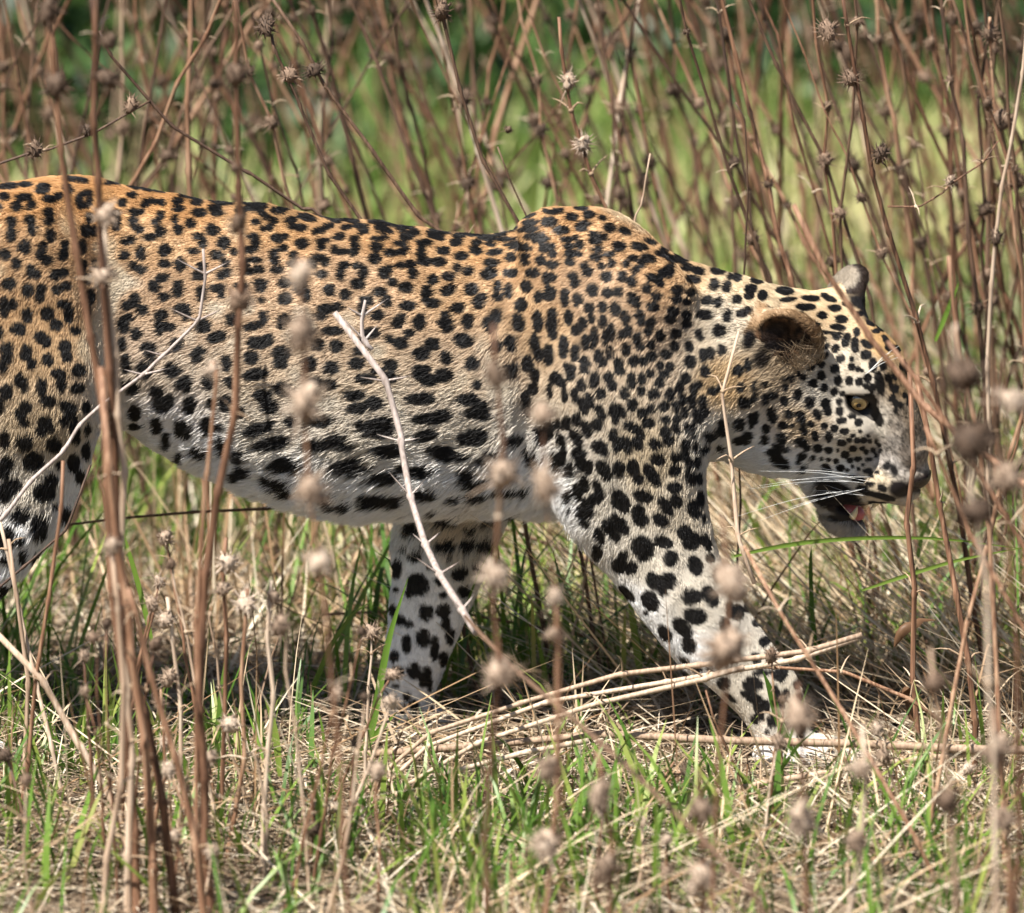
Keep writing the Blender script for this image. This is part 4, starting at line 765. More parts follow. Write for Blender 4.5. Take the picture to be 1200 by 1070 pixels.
# far shrubs: masses of leaves
leaf = tint_mat('shrub_leaf', [(0, (.010, .028, .010)), (.5, (.028, .062, .017)), (1, (.075, .125, .03))], .45, .4, .2)
V = []; Q = []; T = []; o = 0
shrubs = [(-1.0, 3.6, .34, .52), (-.62, 4.3, .36, .56), (-.98, 4.8, .45, .75), (-.28, 4.7, .30, .42), (-.70, 3.3, .16, .26), (.05, 5.4, .40, .50), (.36, 5.3, .26, .40), (.80, 4.6, .34, .60), (1.02, 3.7, .30, .52), (.62, 3.9, .17, .30), (1.25, 4.6, .45, .8), (-.10, 3.7, .15, .22), (-.42, 3.4, .14, .22), (.2, 7.0, 1.2, 1.0), (-1.3, 6.6, .9, 1.0), (1.4, 6.6, .9, 1.1), (.22, 4.2, .15, .22), (.44, 4.3, .13, .22)]
for (x, y, r, h) in shrubs:
    n = int(4200*max(r, .25)); c = rng.normal(0, 1, (n, 3)); c = norm(c)*(rng.random(n)**.5)[:, None]; 
    c = c*(1+.35*vnoise(norm(c)*1.4+x*7, 1.6, 77))[:, None]; c = c*np.array([r, r*.8, h*.55])+np.array([x, y, h*.48])
    c = c[c[:, 2] > .01]; n = len(c)
    a = norm(rng.normal(0, 1, (n, 3))+np.array([0, 0, -.2])); b = norm(np.cross(a, rng.normal(0, 1, (n, 3)))); L = U_(n, .022, .055)[:, None]; W = L*.38
    v = np.stack([c-a*L, c-b*W, c+a*L, c+b*W], 1).reshape(-1, 3); V.append(v); Q.append(np.arange(n*4).reshape(-1, 4)+o); o += n*4
    T.append(np.repeat((U_(n, 0, 1)*.7+.3*(vnoise(c, 3, 78)*.5+.5)), 4))
me = np_mesh('shrubbery', np.concatenate(V), quads=np.concatenate(Q)); add_attr(me, 'tint', np.concatenate(T))
tag(link('shrubbery', me, leaf), 'out of focus dark green leafy shrubs at the far edge of the meadow', 'shrubs', kind='stuff')
# ------------------------------------------------------------------ dry stalks
brown = stalk_mat('brown_stalk', [(0, (.032, .016, .010)), (.3, (.105, .050, .027)), (.62, (.23, .120, .068)), (1, (.44, .28, .175))])
dark = stalk_mat('dark_stalk', [(0, (.030, .018, .012)), (.5, (.085, .048, .030)), (1, (.19, .115, .07))])
pale = stalk_mat('pale_stalk', [(0, (.20, .13, .085)), (.45, (.40, .28, .19)), (1, (.62, .50, .38))])
grey = stalk_mat('grey_twig', [(0, (.19, .145, .12)), (.5, (.36, .295, .26)), (1, (.58, .51, .46))])
head_dark = stalk_mat('seed_head_dark', [(0, (.03, .020, .014)), (.5, (.11, .07, .045)), (1, (.28, .19, .13))], 60, .8)
head_pale = stalk_mat('seed_head_pale', [(0, (.13, .085, .055)), (.5, (.31, .225, .16)), (1, (.56, .46, .36))], 60, .8)
bract_m = stalk_mat('bract', [(0, (.20, .12, .07)), (.5, (.38, .27, .17)), (1, (.64, .53, .40))], 60, .7)

def head_mesh(seed, fuzz):
    r = random.Random(seed); b = MB(); b.blob((0, 0, 0), (.0075, .0075, .0085), 9, 7, None, .35, seed)
    for k in range(fuzz):
        d = np.array([r.gauss(0, 1), r.gauss(0, 1), r.gauss(.25, .9)]); d /= np.linalg.norm(d)
        b.spike(d*.006, d+np.array([r.uniform(-.3, .3) for _ in range(3)]), r.uniform(.004, .0115), r.uniform(.0005, .0011), (0, 0, r.uniform(-.002, .003)))
    for k in range(4):
        a = r.uniform(0, 6.28); d = np.array([math.cos(a), math.sin(a), r.uniform(-.5, .9)]); b.spike((0, 0, -.004), d, r.uniform(.011, .024), .0010, (0, 0, r.uniform(-.008, .004)))
    return b.mesh('seed_head')
HEADS_D = [head_mesh(s, 46) for s in range(4)]; HEADS_P = [head_mesh(10+s, 60) for s in range(4)]
for h in HEADS_D: h.materials.append(head_dark)
for h in HEADS_P: h.materials.append(head_pale)
def bract_mesh(seed):
    r = random.Random(100+seed); b = MB(); a0 = r.uniform(0, 6.28)
    for k in range(2):
        a = a0+k*math.pi+r.uniform(-.4, .4); L = r.uniform(.012, .034); d = np.array([math.cos(a), math.sin(a), r.uniform(.2, .9)])
        P = curve(np.stack([np.zeros(3), d*L*.5+np.array([0, 0, .002]), d*L+np.array([0, 0, -L*r.uniform(0, .55)])]), 5); b.tube(P, [.0013, .0012, .0010, .0007, .0001], 4, False)
    b.blob((0, 0, 0), (.0036, .0036, .0030), 6, 4)
    return b.mesh('bract')
BRACTS = [bract_mesh(s) for s in range(5)]
for h in BRACTS: h.materials.append(bract_m)

def stem_mesh(P, r0, r1, node=.085, sides=7, kink=.0035, seed=0):
    """stem along P with swollen, slightly kinked nodes; returns mesh and node points"""
    r = np.random.default_rng(seed); L = np.concatenate([[0], np.cumsum(np.linalg.norm(np.diff(P, axis=0), axis=1))]); tot = L[-1]
    ns = []; s = node*r.uniform(.3, .9)
    while s < tot-.01: ns.append(s); s += node*r.uniform(.7, 1.35)
    pts = lambda q: np.stack([np.interp(q, L, P[:, d]) for d in range(3)], -1)
    S = [0.0]; off = [np.zeros(3)]; sw = [1.0]
    for q in ns:
        o = r.normal(0, kink, 3)*np.array([1, 1, .2])
        for dq, w_ in ((-.006, 1.0), (0, 1.38), (.006, 1.02)): S.append(q+dq); off.append(o); sw.append(w_)
    S.append(tot); off.append(np.zeros(3)); sw.append(1.0)
    S = np.clip(np.array(S), 0, tot); C = pts(S)+np.array(off)
    b = MB(); b.tube(C, (r0+(r1-r0)*S/tot)*np.array(sw), sides); 
    return b.mesh('dry_stalk'), [(c, q/tot) for c, q, w_ in zip(C, S, sw) if w_ > 1.2]
def child(name, me, parent, loc, scale, rot=None):
    o = bpy.data.objects.new(name, me); col.objects.link(o); o.parent = parent; o.location = loc; o.scale = (scale*random.uniform(.72, 1.2), scale*random.uniform(.72, 1.2), scale*random.uniform(.72, 1.35)) if name == 'seed_head' else (scale,)*3
    o.rotation_euler = rot if rot is not None else (random.uniform(-.5, .5), random.uniform(-.5, .5), random.uniform(0, 6.28)); return o

# --- the stand of stalks behind the leopard: sixteen kinds, copied with their seed heads and bracts
def make_stalk(k):
    r = random.Random(200+k); Ht = r.uniform(1.15, 1.6); c = [r.uniform(-.07, .07) for _ in range(4)]
    P = curve(np.array([(0, 0, -.02), (c[0]*.5, c[1]*.5, Ht*.35), (c[2]*.8, c[3]*.8, Ht*.7), (c[2]*1.6, c[3]*1.6, Ht)]), 24)
    thick = r.choice([.0019, .0024, .0029, .0036]); THICK[k] = thick
    me, nodes = stem_mesh(P, thick*1.15, thick*.55, r.uniform(.06, .10), 7, .003, 300+k)
    me.materials.append(dark if k % 3 == 0 else (pale if k % 8 == 3 else brown))
    o = bpy.data.objects.new('dry_stalk', me); col.objects.link(o)
    up = [q for q in nodes if q[1] > .33]
    for (c_, q) in r.sample(up, min(len(up), 3 if k % 3 else 2)): child('seed_head', HEADS_D[r.randrange(4)], o, c_, r.uniform(.65, 1.05))
    for (c_, q) in r.sample(nodes, min(len(nodes), 5)): child('bract', BRACTS[r.randrange(5)], o, c_, r.uniform(.5, .9))
    return o
THICK = {}
protos = [make_stalk(k) for k in range(16)]
def copy_thing(o):
    c = o.copy(); col.objects.link(c)
    for ch in o.children:
        d = ch.copy(); col.objects.link(d); d.parent = c; d.location = ch.location
    return c
used = set()
WHERE = [(-.50, "behind the leopard's hips"), (-.34, "behind the leopard's loin"), (-.18, "behind the leopard's flank"), (-.04, "behind the leopard's mid back"), (.06, "behind the leopard's withers"), (.17, "behind the leopard's shoulder slope"),
         (.28, "behind the leopard's neck"), (.36, "behind the leopard's ears"), (.44, "behind the leopard's forehead"), (.53, "beyond the leopard's nose"), (9, 'by the right edge')]
placed = []
def place_stalk(k, x, y, tilt, ty, rz, sc):
    o = protos[k] if k not in used else copy_thing(protos[k]); used.add(k)
    z = relief(np.array([x]), np.array([y]))[0]
    o.matrix_world = Matrix.Translation((x, y, z)) @ Matrix.Rotation(tilt, 4, 'Y') @ Matrix.Rotation(ty, 4, 'X') @ Matrix.Rotation(rz, 4, 'Z') @ Matrix.Scale(sc, 4)
    xm = (x+math.sin(tilt)*.6)*DIST/(DIST+y); where = [w_ for lim, w_ in WHERE if xm < lim][0]
    tone = 'dark' if k % 3 == 0 else ('pale' if k % 8 == 3 else 'brown')
    size = 'slender' if THICK[k] < .0026 else 'stout'
    deg = math.degrees(tilt)
    lean = 'leaning far left' if deg < -16 else 'leaning left' if deg < -6 else 'upright' if deg < 6 else 'leaning right' if deg < 18 else 'leaning far right'
    row = 'close' if y < .9 else 'midway' if y < 1.7 else 'far back'
    placed.append((f'{size} {tone} stalk {lean}, {row}, {where}', xm, o, where))
def label_stalks():
    by_label = {}
    for l, xm, o, wh in placed: by_label.setdefault(l, []).append((xm, o, wh))
    for l, v in by_label.items():
        v.sort(key=lambda q: q[0])
        for i, (xm, o, wh) in enumerate(v):
            word = {1: [''], 2: [', left of two', ', right of two'], 3: [', left of three', ', middle of three', ', right of three'], 4: [', leftmost of four', ', second of four', ', third of four', ', rightmost of four'], 6: [', leftmost of six', ', second of six', ', third of six', ', fourth of six', ', fifth of six', ', rightmost of six'], 5: [', leftmost of five', ', second of five', ', middle of five', ', fourth of five', ', rightmost of five']}.get(len(v))
            tag(o, l+(word[i] if word else ''), 'dry stalk', f'dry stalks of the thicket {wh}')
sr = random.Random(5)
N_ST = 228
for i in range(N_ST):
    u = i/N_ST; y = sr.choice([sr.uniform(.55, 1.2), sr.uniform(.9, 1.9), sr.uniform(1.5, 2.8)])
    half = .6*(DIST+y)/DIST*1.18; x = -half+2*half*((i*.618034) % 1)
    if x > .15 or sr.random() < .55: t = sr.gauss(-.22, .16)
    else: t = sr.choice([sr.gauss(-.38, .13), sr.gauss(.45, .15), sr.gauss(.05, .14)])
    x -= math.sin(t)*.5                                       # so that the stand fills the frame at mid height
    place_stalk(sr.randrange(16), x, y, max(-.75, min(.75, t)), sr.gauss(0, .10), sr.uniform(0, 6.28), sr.uniform(.85, 1.15))

for i in range(46):                                              # the close stand right of the face
    y = sr.uniform(.10, .75); x = sr.uniform(.42, .80); t = sr.choice([sr.gauss(-.25, .10), sr.gauss(-.12, .10), sr.gauss(.22, .12)])
    if y < .25: y += .15
    place_stalk(sr.randrange(16), x, y, t, sr.gauss(0, .08), sr.uniform(0, 6.28), sr.uniform(.85, 1.1))
label_stalks()
# --- single stalks, stems and twigs one can pick out
def ground_end(p, dx=0.0):
    return np.array([p[0]+dx, p[1], -.03])
def traced(name, label, pts, r0, r1, mat, heads=(), bracts=0, cat='dry stalk', node=.085, rooted=True, big=1.0, pale_heads=True, thorns=0, seed=None, group=None, kink=.0022):
    """pts run from the tip to the foot as (px, py, Y)"""
    P = np.array([at(a, b, c) for a, b, c in pts])
    if rooted and P[-1, 2] > -.01: 
        d = P[-1]-P[-2]; P = np.concatenate([P, [ground_end(P[-1], np.clip(d[0]/max(1e-3, abs(d[2]))*P[-1, 2], -.1, .1))]])
    P = curve(P[::-1], 14*len(P)); seed = seed if seed is not None else int(abs(pts[0][0])*7+pts[0][1]) % 9973
    me, nodes = stem_mesh(P, r0, r1, node, 8, kink, seed); me.name = name; o = link(name, me, mat); tag(o, label, cat, group)
    for (a, b, c, s) in heads:
        child('seed_head', (HEADS_P if pale_heads else HEADS_D)[int(a) % 4], o, at(a, b, c), s*big*(1.45 if c < -.4 else 1.15))
    r = random.Random(seed)
    for (c_, q) in r.sample(nodes, min(bracts, len(nodes))): child('bract', BRACTS[r.randrange(5)], o, c_, r.uniform(.7, 1.2))
    for (c_, q) in nodes[-thorns:] if thorns else ():
        b = MB(); a = r.uniform(-.5, .5)
        for sg in (-1, 1): b.spike((0, 0, 0), (sg*.8, r.uniform(-.4, .4), .55+a), r.uniform(.018, .040), .0017, (0, 0, .002))
        child('thorn', b.mesh('thorn'), o, c_, 1.0, (0, 0, 0)).data.materials.append(mat)
    return o
N = -.74
traced('dry_stalk', 'thick brown stalk in the left clump, outermost, crossing the leopard\'s thigh', [(55, -40, N), (66, 110, N), (76, 240, N), (100, 370, N), (120, 470, N), (126, 560, N), (131, 700, N), (148, 850, N), (160, 1075, N)], 0.0048, 0.0033, brown, [(66, 100, N, 1.0), (57, 12, N, 1.1)], 4, pale_heads=False)
traced('dry_stalk', 'thick brown stalk in the left clump running the full height of the photo', [(108, -40, N), (113, 130, N), (118, 300, N), (128, 420, N), (132, 540, N), (138, 640, N), (152, 770, N), (186, 900, N), (206, 1075, N)], 0.0050, 0.0035, brown, [(126, 92, N, 1.0), (128, 48, N, .8)], 5, pale_heads=False)
traced('dry_stalk', 'short paired stalk beside the left clump, ending against the flank', [(122, 248, N), (124, 330, N), (133, 430, N), (142, 560, N), (140, 700, N), (150, 860, N), (150, 1075, N)], 0.0046, 0.0033, pale, [(124, 252, N, 1.1), (122, 322, N, .8)], 6)
traced('dry_stalk', 'reddish stalk at the right side of the left clump', [(118, 430, N), (127, 520, N-.02), (134, 640, N-.02), (160, 800, N-.02), (175, 950, N-.02), (180, 1075, N-.02)], 0.0052, 0.0037, brown, (), 3)
traced('dry_stalk', 'thin pale stalk low in the left clump', [(130, 640, N-.05), (140, 760, N-.05), (140, 900, N-.05), (122, 1075, N-.05)], 0.0037, 0.0027, pale, [(131, 640, N-.05, .6)], 3)
traced('dry_stalk', 'brown stalk low in the left clump leaning out to the right', [(150, 690, N-.08), (190, 830, N-.08), (225, 950, N-.08), (240, 1075, N-.08)], 0.0046, 0.0030, brown, (), 3)
traced('dry_stalk', 'tall bent brown stalk with round seed heads crossing the flank', [(276, -30, N), (276, 90, N), (280, 250, N), (283, 370, N), (275, 480, N), (252, 600, N), (236, 700, N), (232, 800, N), (240, 950, N), (247, 1075, N)], 0.0055, 0.0027, brown, [(277, 88, N, .95), (281, 352, N, 1.25), (277, 196, N, .5), (279, 262, N, .8)], 4, pale_heads=False)
traced('dry_stalk', 'short stalk fused beside the bent flank stalk', [(249, 424, N), (250, 500, N), (240, 590, N), (236, 690, N), (226, 830, N), (238, 1075, N)], 0.0027, 0.0020, brown, [(249, 432, N, .55)], 3)
traced('dry_stalk', 'thin stalk with blurred woolly seed heads before the ribs', [(352, 300, -1.25), (354, 390, -1.25), (358, 475, -1.25), (364, 575, -1.25), (374, 660, -1.25), (392, 800, -1.25), (410, 1080, -1.25)], 0.0022, .0016, brown, [(353, 322, -1.25, .8), (354, 392, -1.25, 1.15), (357, 472, -1.25, 1.35), (364, 574, -1.25, 1.30), (374, 660, -1.25, .9)], 2)
traced('dry_stalk', 'orange brown blurred stalk with seed heads between the forelegs', [(578, 380, -1.2), (584, 480, -1.2), (590, 560, -1.2), (582, 675, -1.2), (585, 790, -1.2), (576, 900, -1.2), (570, 1080, -1.2)], .0030, .0022, brown, [(590, 556, -1.2, 1.25), (581, 676, -1.2, 1.2), (586, 790, -1.2, 1.2), (580, 440, -1.2, .9)], 2)
traced('dry_stalk', 'blurred stalk with two woolly heads before the near foreleg', [(846, 600, -1.2), (856, 684, -1.2), (850, 762, -1.2), (842, 900, -1.2), (836, 1080, -1.2)], .0022, .0016, brown, [(858, 684, -1.2, 1.25), (851, 760, -1.2, 1.5)], 1)
traced('dry_stalk', 'blurred stalk with one pale head left of the near elbow', [(636, 470, -1.25), (640, 572, -1.25), (650, 690, -1.25), (654, 800, -1.25), (660, 1080, -1.25)], .0016, .0010, brown, [(640, 568, -1.25, 1.2), (650, 700, -1.25, .8), (636, 486, -1.25, .8)], 1)
traced('thorny_twig', 'pale grey thorny twig leaning across the chest and belly', [(392, 366, -.20), (430, 402, -.20), (452, 446, -.21), (466, 482, -.22), (473, 555, -.25), (498, 640, -.32), (540, 715, -.45), (558, 742, -.50)], .0040, .0034, grey, (), 0, 'thorny twig', .075, False, thorns=6, seed=77)
traced('dry_stalk', 'blurred brown stem slanting from the thorny twig to the lower right', [(545, 722, -.62), (598, 775, -.75), (680, 850, -.95), (770, 930, -1.1), (850, 1010, -1.25), (900, 1075, -1.3)], .0030, .0022, dark, (), 2)
traced('thorn_spray', 'pale thorn spray at the tip of the chest twig', [(428, 352, -.2), (424, 385, -.2), (436, 410, -.2)], .0030, .0014, grey, (), 0, 'thorny twig', .022, False, thorns=4, seed=78)
traced('bare_twig', 'thin dark twig with a bluish knotted tip across the flank', [(238, 292, -.18), (243, 326, -.18), (237, 366, -.18), (214, 396, -.18), (188, 420, -.19), (142, 458, -.2), (100, 492, -.2), (58, 545, -.22), (0, 612, -.24), (-30, 660, -.24)], .0030, .0016, grey, (), 0, 'twig', .045, True, thorns=4, seed=79)
traced('bare_twig', 'thin dark twig low before the thigh', [(106, 545, -.16), (78, 625, -.17), (40, 655, -.18), (0, 690, -.2), (-40, 730, -.2)], .0020, .0014, dark, (), 0, 'twig')
traced('bare_twig', 'dark straight twig lying level under the belly', [(72, 616, .14), (180, 604, .16), (320, 594, .2), (345, 590, .22)], .0020, .0014, dark, (), 0, 'twig', rooted=False)
traced('dry_stalk', 'bleached bent straw at the left edge, tallest of three', [(0, 612, -.25), (14, 670, -.25), (36, 760, -.26), (62, 880, -.3), (100, 1075, -.3)], .0028, .0020, pale, (), 2, 'dry stalk')
traced('dry_stalk', 'bleached straw at the left edge, middle of three', [(10, 632, -.27), (24, 720, -.27), (34, 800, -.27), (20, 1000, -.3)], .0030, .0022, pale, (), 1)
traced('dry_stalk', 'bleached slanting straw at the left edge, lowest of three', [(-10, 736, -.4), (30, 770, -.4), (80, 850, -.4), (130, 930, -.42), (170, 1075, -.44)], .0042, .0034, pale, (), 1)
traced('dry_stalk', 'thin upright stem crossing the front of the thigh', [(74, 540, -.4), (74, 590, -.4), (60, 690, -.4), (42, 800, -.4), (30, 900, -.4), (10, 1075, -.4)], .0026, .0020, brown, (), 1)
traced('dry_stalk', 'small dark stalk with a seed head in the lower left corner', [(6, 876, -.5), (30, 960, -.5), (48, 1010, -.5), (62, 1075, -.5)], .0020, .0016, dark, [(28, 962, -.5, .85), (5, 886, -.5, .7)], 0, pale_heads=False)
traced('dry_stalk', 'dark blurred branch running across the bridge of the nose', [(930, 240, -.55), (975, 330, -.55), (1010, 380, -.55), (1042, 432, -.56), (1074, 468, -.57), (1130, 515, -.6), (1190, 560, -.62), (1300, 680, -.7)], .0040, .0032, brown, (), 2)
traced('dry_stalk', 'reddish stem standing directly before the nose', [(1066, 436, -.16), (1076, 470, -.16), (1078, 500, -.16), (1070, 552, -.17), (1064, 600, -.17), (1070, 660, -.18), (1068, 760, -.18), (1080, 900, -.2)], .0034, .0028, brown, (), 3)
traced('dry_stalk', 'brown stem just beyond the nose stem, bending down right', [(1074, 440, -.22), (1088, 510, -.22), (1100, 590, -.22), (1116, 660, -.23), (1130, 750, -.24), (1142, 850, -.25), (1150, 1000, -.25)], .0038, .0028, brown, (), 3)
traced('dry_stalk', 'thin bleached stem standing before the ear and throat', [(866, 388, -.2), (856, 430, -.2), (847, 470, -.2), (852, 530, -.2), (857, 580, -.21), (868, 640, -.22), (884, 684, -.24)], .0028, .0016, pale, (), 3, rooted=False)
traced('dry_stalk', 'blurred brown stem slanting from the near elbow down past the near paw', [(872, 640, -.55), (925, 735, -.6), (965, 798, -.62), (1010, 870, -.66), (1060, 960, -.7)], .0026, .0020, brown, (), 2)
traced('fallen_stem', 'long thick pale stem lying level across the near paw', [(425, 884, -.26), (520, 876, -.26), (620, 870, -.27), (700, 861, -.27), (850, 868, -.32), (1000, 871, -.34), (1110, 876, -.36), (1240, 880, -.38)], .0052, .0044, pale, (), 3, 'fallen stem', .16, False, kink=.0015)
traced('fallen_stem', 'pale stem rising gently to the right below the near paw', [(655, 960, -.36), (700, 947, -.36), (840, 930, -.36), (940, 908, -.36), (1080, 888, -.36), (1240, 876, -.36)], .0040, .0034, pale, (), 2, 'fallen stem', .13, False, kink=.0015)
for lab, pts in (('upper dry stem of the fan sweeping up to the right leg', [(388, 972, -.3), (440, 905, -.3), (500, 862, -.3), (600, 826, -.3), (700, 795, -.3), (850, 776, -.3), (940, 764, -.3), (1010, 744, -.3)]),
                 ('second dry stem of the fan, crossing the near wrist', [(392, 985, -.28), (470, 898, -.28), (560, 850, -.28), (660, 818, -.28), (800, 796, -.28), (900, 780, -.28), (1005, 748, -.28)]),
                 ('third dry stem of the fan, ending before the near wrist', [(400, 990, -.31), (480, 915, -.31), (580, 862, -.31), (680, 830, -.31), (790, 806, -.31), (872, 782, -.31)]),
                 ('lowest short dry stem of the fan by the far paw', [(405, 1000, -.33), (450, 950, -.33), (520, 902, -.33), (600, 884, -.33), (690, 868, -.33)])):
    traced('fallen_stem', lab, pts, .0034, .0024, pale, (), 2, 'fallen stem', .11, False, kink=.002)
traced('fallen_stem', 'reddish stem running right from the near wrist', [(884, 782, -.22), (960, 786, -.22), (1010, 793, -.22), (1065, 818, -.22), (1110, 850, -.22)], .0026, .0018, brown, (), 3, 'fallen stem', .07, False)
traced('fallen_stem', 'dark stem lying behind the far foreleg', [(380, 720, .3), (450, 716, .28), (560, 722, .26), (700, 748, .22)], .0024, .0018, brown, (), 0, 'fallen stem', .1, False)
traced('fallen_stem', 'dark thin stem slanting through the gap behind the elbow', [(560, 610, .35), (650, 640, .34), (720, 672, .32), (790, 720, .3)], .0026, .0020, dark, (), 0, 'fallen stem', .1, False)
# crisp dark stalks close behind the back
B = .16
traced('dry_stalk', 'thin dark stalk with knots slanting down to the rump', [(116, 36, B), (150, 92, B), (200, 145, B), (250, 185, B), (295, 205, B), (335, 240, B), (420, 320, B)], .0024, .0018, dark, (), 3)
traced('dry_stalk', 'short dark twig with two seed heads above the rump', [(176, 118, B), (120, 150, B), (62, 174, B), (30, 178, B), (-20, 200, B), (-90, 240, B)], .0022, .0014, dark, [(153, 124, B, 1.05), (42, 175, B, 1.05), (103, 152, B, .8)], 2, pale_heads=False)
traced('dry_stalk', 'dark stalk with a pair of seed heads above the mid back', [(318, 40, B), (340, 92, B), (365, 160, B), (395, 215, B), (424, 268, B), (470, 360, B)], .0028, .0018, dark, [(338, 88, B, 1.0), (312, 30, B, 1.2)], 3, pale_heads=False)
traced('dry_stalk', 'dark stalk with one seed head slanting right above the mid back', [(300, -30, B+.05), (366, 78, B+.05), (410, 140, B+.05), (450, 200, B+.05), (500, 262, B+.05), (560, 340, B+.05)], .0030, .0020, dark, [(368, 82, B+.05, 1.0)], 3, pale_heads=False)
traced('dry_stalk', 'dark stalk with a bulging seed head left of the withers', [(508, -20, B), (518, 15, B), (535, 90, B), (560, 170, B), (590, 230, B), (620, 300, B)], .0026, .0020, dark, [(518, 14, B, 1.0)], 2, pale_heads=False)
traced('dry_stalk', 'reddish stalk with round pale seed heads above the withers', [(655, 20, B+.1), (664, 95, B+.1), (682, 168, B+.1), (710, 250, B+.1), (740, 330, B+.1)], .0028, .0020, brown, [(666, 95, B+.1, .95), (684, 168, B+.1, .95)], 4)
traced('dry_stalk', 'thin dark stalk with a small tip leaning over the withers', [(583, 172, B), (596, 210, B), (606, 240, B), (630, 300, B)], .0016, .0010, dark, [(596, 152, B, .5)], 1, pale_heads=False)
traced('dry_stalk', 'thin bare twig standing just behind the shoulder hump', [(762, 180, B), (755, 220, B), (745, 265, B), (735, 330, B)], .0016, .0010, pale, (), 3, node=.03)
traced('dry_stalk', 'thin dark curved stalk hooked at the top above the neck', [(862, 120, B), (872, 145, B), (875, 190, B), (873, 260, B), (872, 330, B)], .0015, .0010, dark, (), 0)
traced('dry_stalk', 'reddish knotted stalk with seed heads above the forehead', [(985, -20, B), (1000, 60, B), (1014, 150, B), (1030, 230, B), (1052, 300, B), (1080, 400, B), (1110, 520, B), (1130, 640, B)], .0036, .0022, brown, [(996, 92, B, .9), (1032, 180, B, .9), (970, 36, B, 1.1)], 6, pale_heads=False)
traced('dry_stalk', 'thin brown stalk at the right edge with three seed heads', [(1160, 20, B+.2), (1162, 100, B+.2), (1180, 200, B+.2), (1196, 320, B+.2), (1200, 500, B+.2)], .0026, .0018, brown, [(1160, 40, B+.2, .9), (1176, 140, B+.2, 1.1), (1192, 212, B+.2, 1.0)], 4, pale_heads=False)
traced('dry_stalk', 'thin jointed twig with white spiky nodes right of the forehead', [(1170, 165, B), (1140, 195, B), (1112, 215, B), (1086, 240, B), (1040, 242, B)], .0012, .0010, brown, [(1113, 212, B, .6)], 5, rooted=False, node=.04)
for lab, pts, r0 in (('blurred brown stem slanting from the nose to the right edge, uppermost of four', [(1040, 400, -.62), (1090, 470, -.62), (1150, 560, -.64), (1230, 690, -.66), (1300, 820, -.7)], .0030),
                     ('blurred brown stem slanting from below the nose to the right edge, second of four', [(1084, 500, -.7), (1120, 590, -.7), (1170, 690, -.72), (1230, 800, -.74)], .0026),
                     ('blurred brown stem leaning right beside the face, third of four', [(1112, 300, -.55), (1128, 420, -.55), (1150, 560, -.56), (1164, 700, -.56), (1172, 860, -.58), (1180, 1075, -.6)], .0028),
                     ('blurred brown stem leaning left beside the face, lowest of four', [(1216, 420, -.5), (1180, 540, -.5), (1150, 660, -.5), (1120, 800, -.52), (1090, 960, -.55)], .0026)):
    traced('dry_stalk', lab, pts, r0, r0*.8, brown, (), 3)
# out of focus tips nearest the camera, right and bottom
k = 0
for (x0, y0, x1, y1, Y, hs, lab) in (
    (1120, 380, 1150, 700, -1.3, ((1128, 440, 1.5), (1140, 516, 1.5), (1146, 600, 1.1)), 'large blurred brown seed stalk right of the nose, nearest the camera'),
    (1175, 420, 1190, 800, -1.2, ((1180, 560, 1.2), (1186, 470, 1.0)), 'blurred seed stalk at the right edge beside the nose stalk'),
    (935, 800, 945, 1060, -1.2, ((940, 960, 1.2), (936, 840, 1.0)), 'blurred pale seed stalk standing below the near paw'),
    (1010, 850, 1000, 1060, -1.1, ((1008, 900, 1.0), (1003, 985, 1.2)), 'blurred short seed stalk right of the one below the near paw'),
    (1165, 830, 1180, 1060, -1.1, ((1168, 880, 1.1), (1176, 960, 1.3)), 'blurred short seed stalk in the lower right corner'),
    (820, 900, 826, 1065, -1.15, ((822, 950, 1.1), (825, 1030, 1.3)), 'blurred short seed stalk in the bottom middle right'),
    (1090, 760, 1120, 1060, -1.25, ((1096, 800, .9), (1110, 940, 1.1)), 'blurred brown stalk leaning at the lower right'),
    (700, 880, 712, 1060, -1.15, ((703, 930, .9), (709, 1020, 1.2)), 'blurred short seed stalk at the bottom between the paws'),
    (652, 700, 640, 1060, -1.1, ((650, 745, .8), (644, 900, .9), (641, 990, 1.0)), 'slender blurred stalk left of the bottom middle'),
    (318, 680, 300, 1060, -.55, ((326, 735, .8), (320, 700, .6)), 'pinkish thin stalk with a knotted head right of the bent flank stalk'),
    (290, 690, 262, 1060, -.5, ((288, 706, .8), (270, 850, .7)), 'short pale headed stalk right of the left clump'),
    (265, 630, 250, 1060, -.45, ((267, 660, .9), (262, 690, .6)), 'short brown headed stalk close to the bent flank stalk'),
    (196, 700, 215, 1060, -.42, ((194, 728, .7), (198, 795, .7)), 'short stalk with dark knobs between the two left clumps'),
    (365, 930, 360, 1065, -.6, ((365, 972, .8),), 'tiny brown headed stalk at the bottom left of the fan')):
    traced('dry_stalk', lab, [(x0, y0, Y), ((x0+x1)/2+6, (y0+y1)/2, Y), (x1, y1, Y)], .0030, .0020, brown if k % 3 else pale, [(a, b, Y, s) for a, b, s in hs], 2, pale_heads=k not in (0, 6, 13)); k += 1
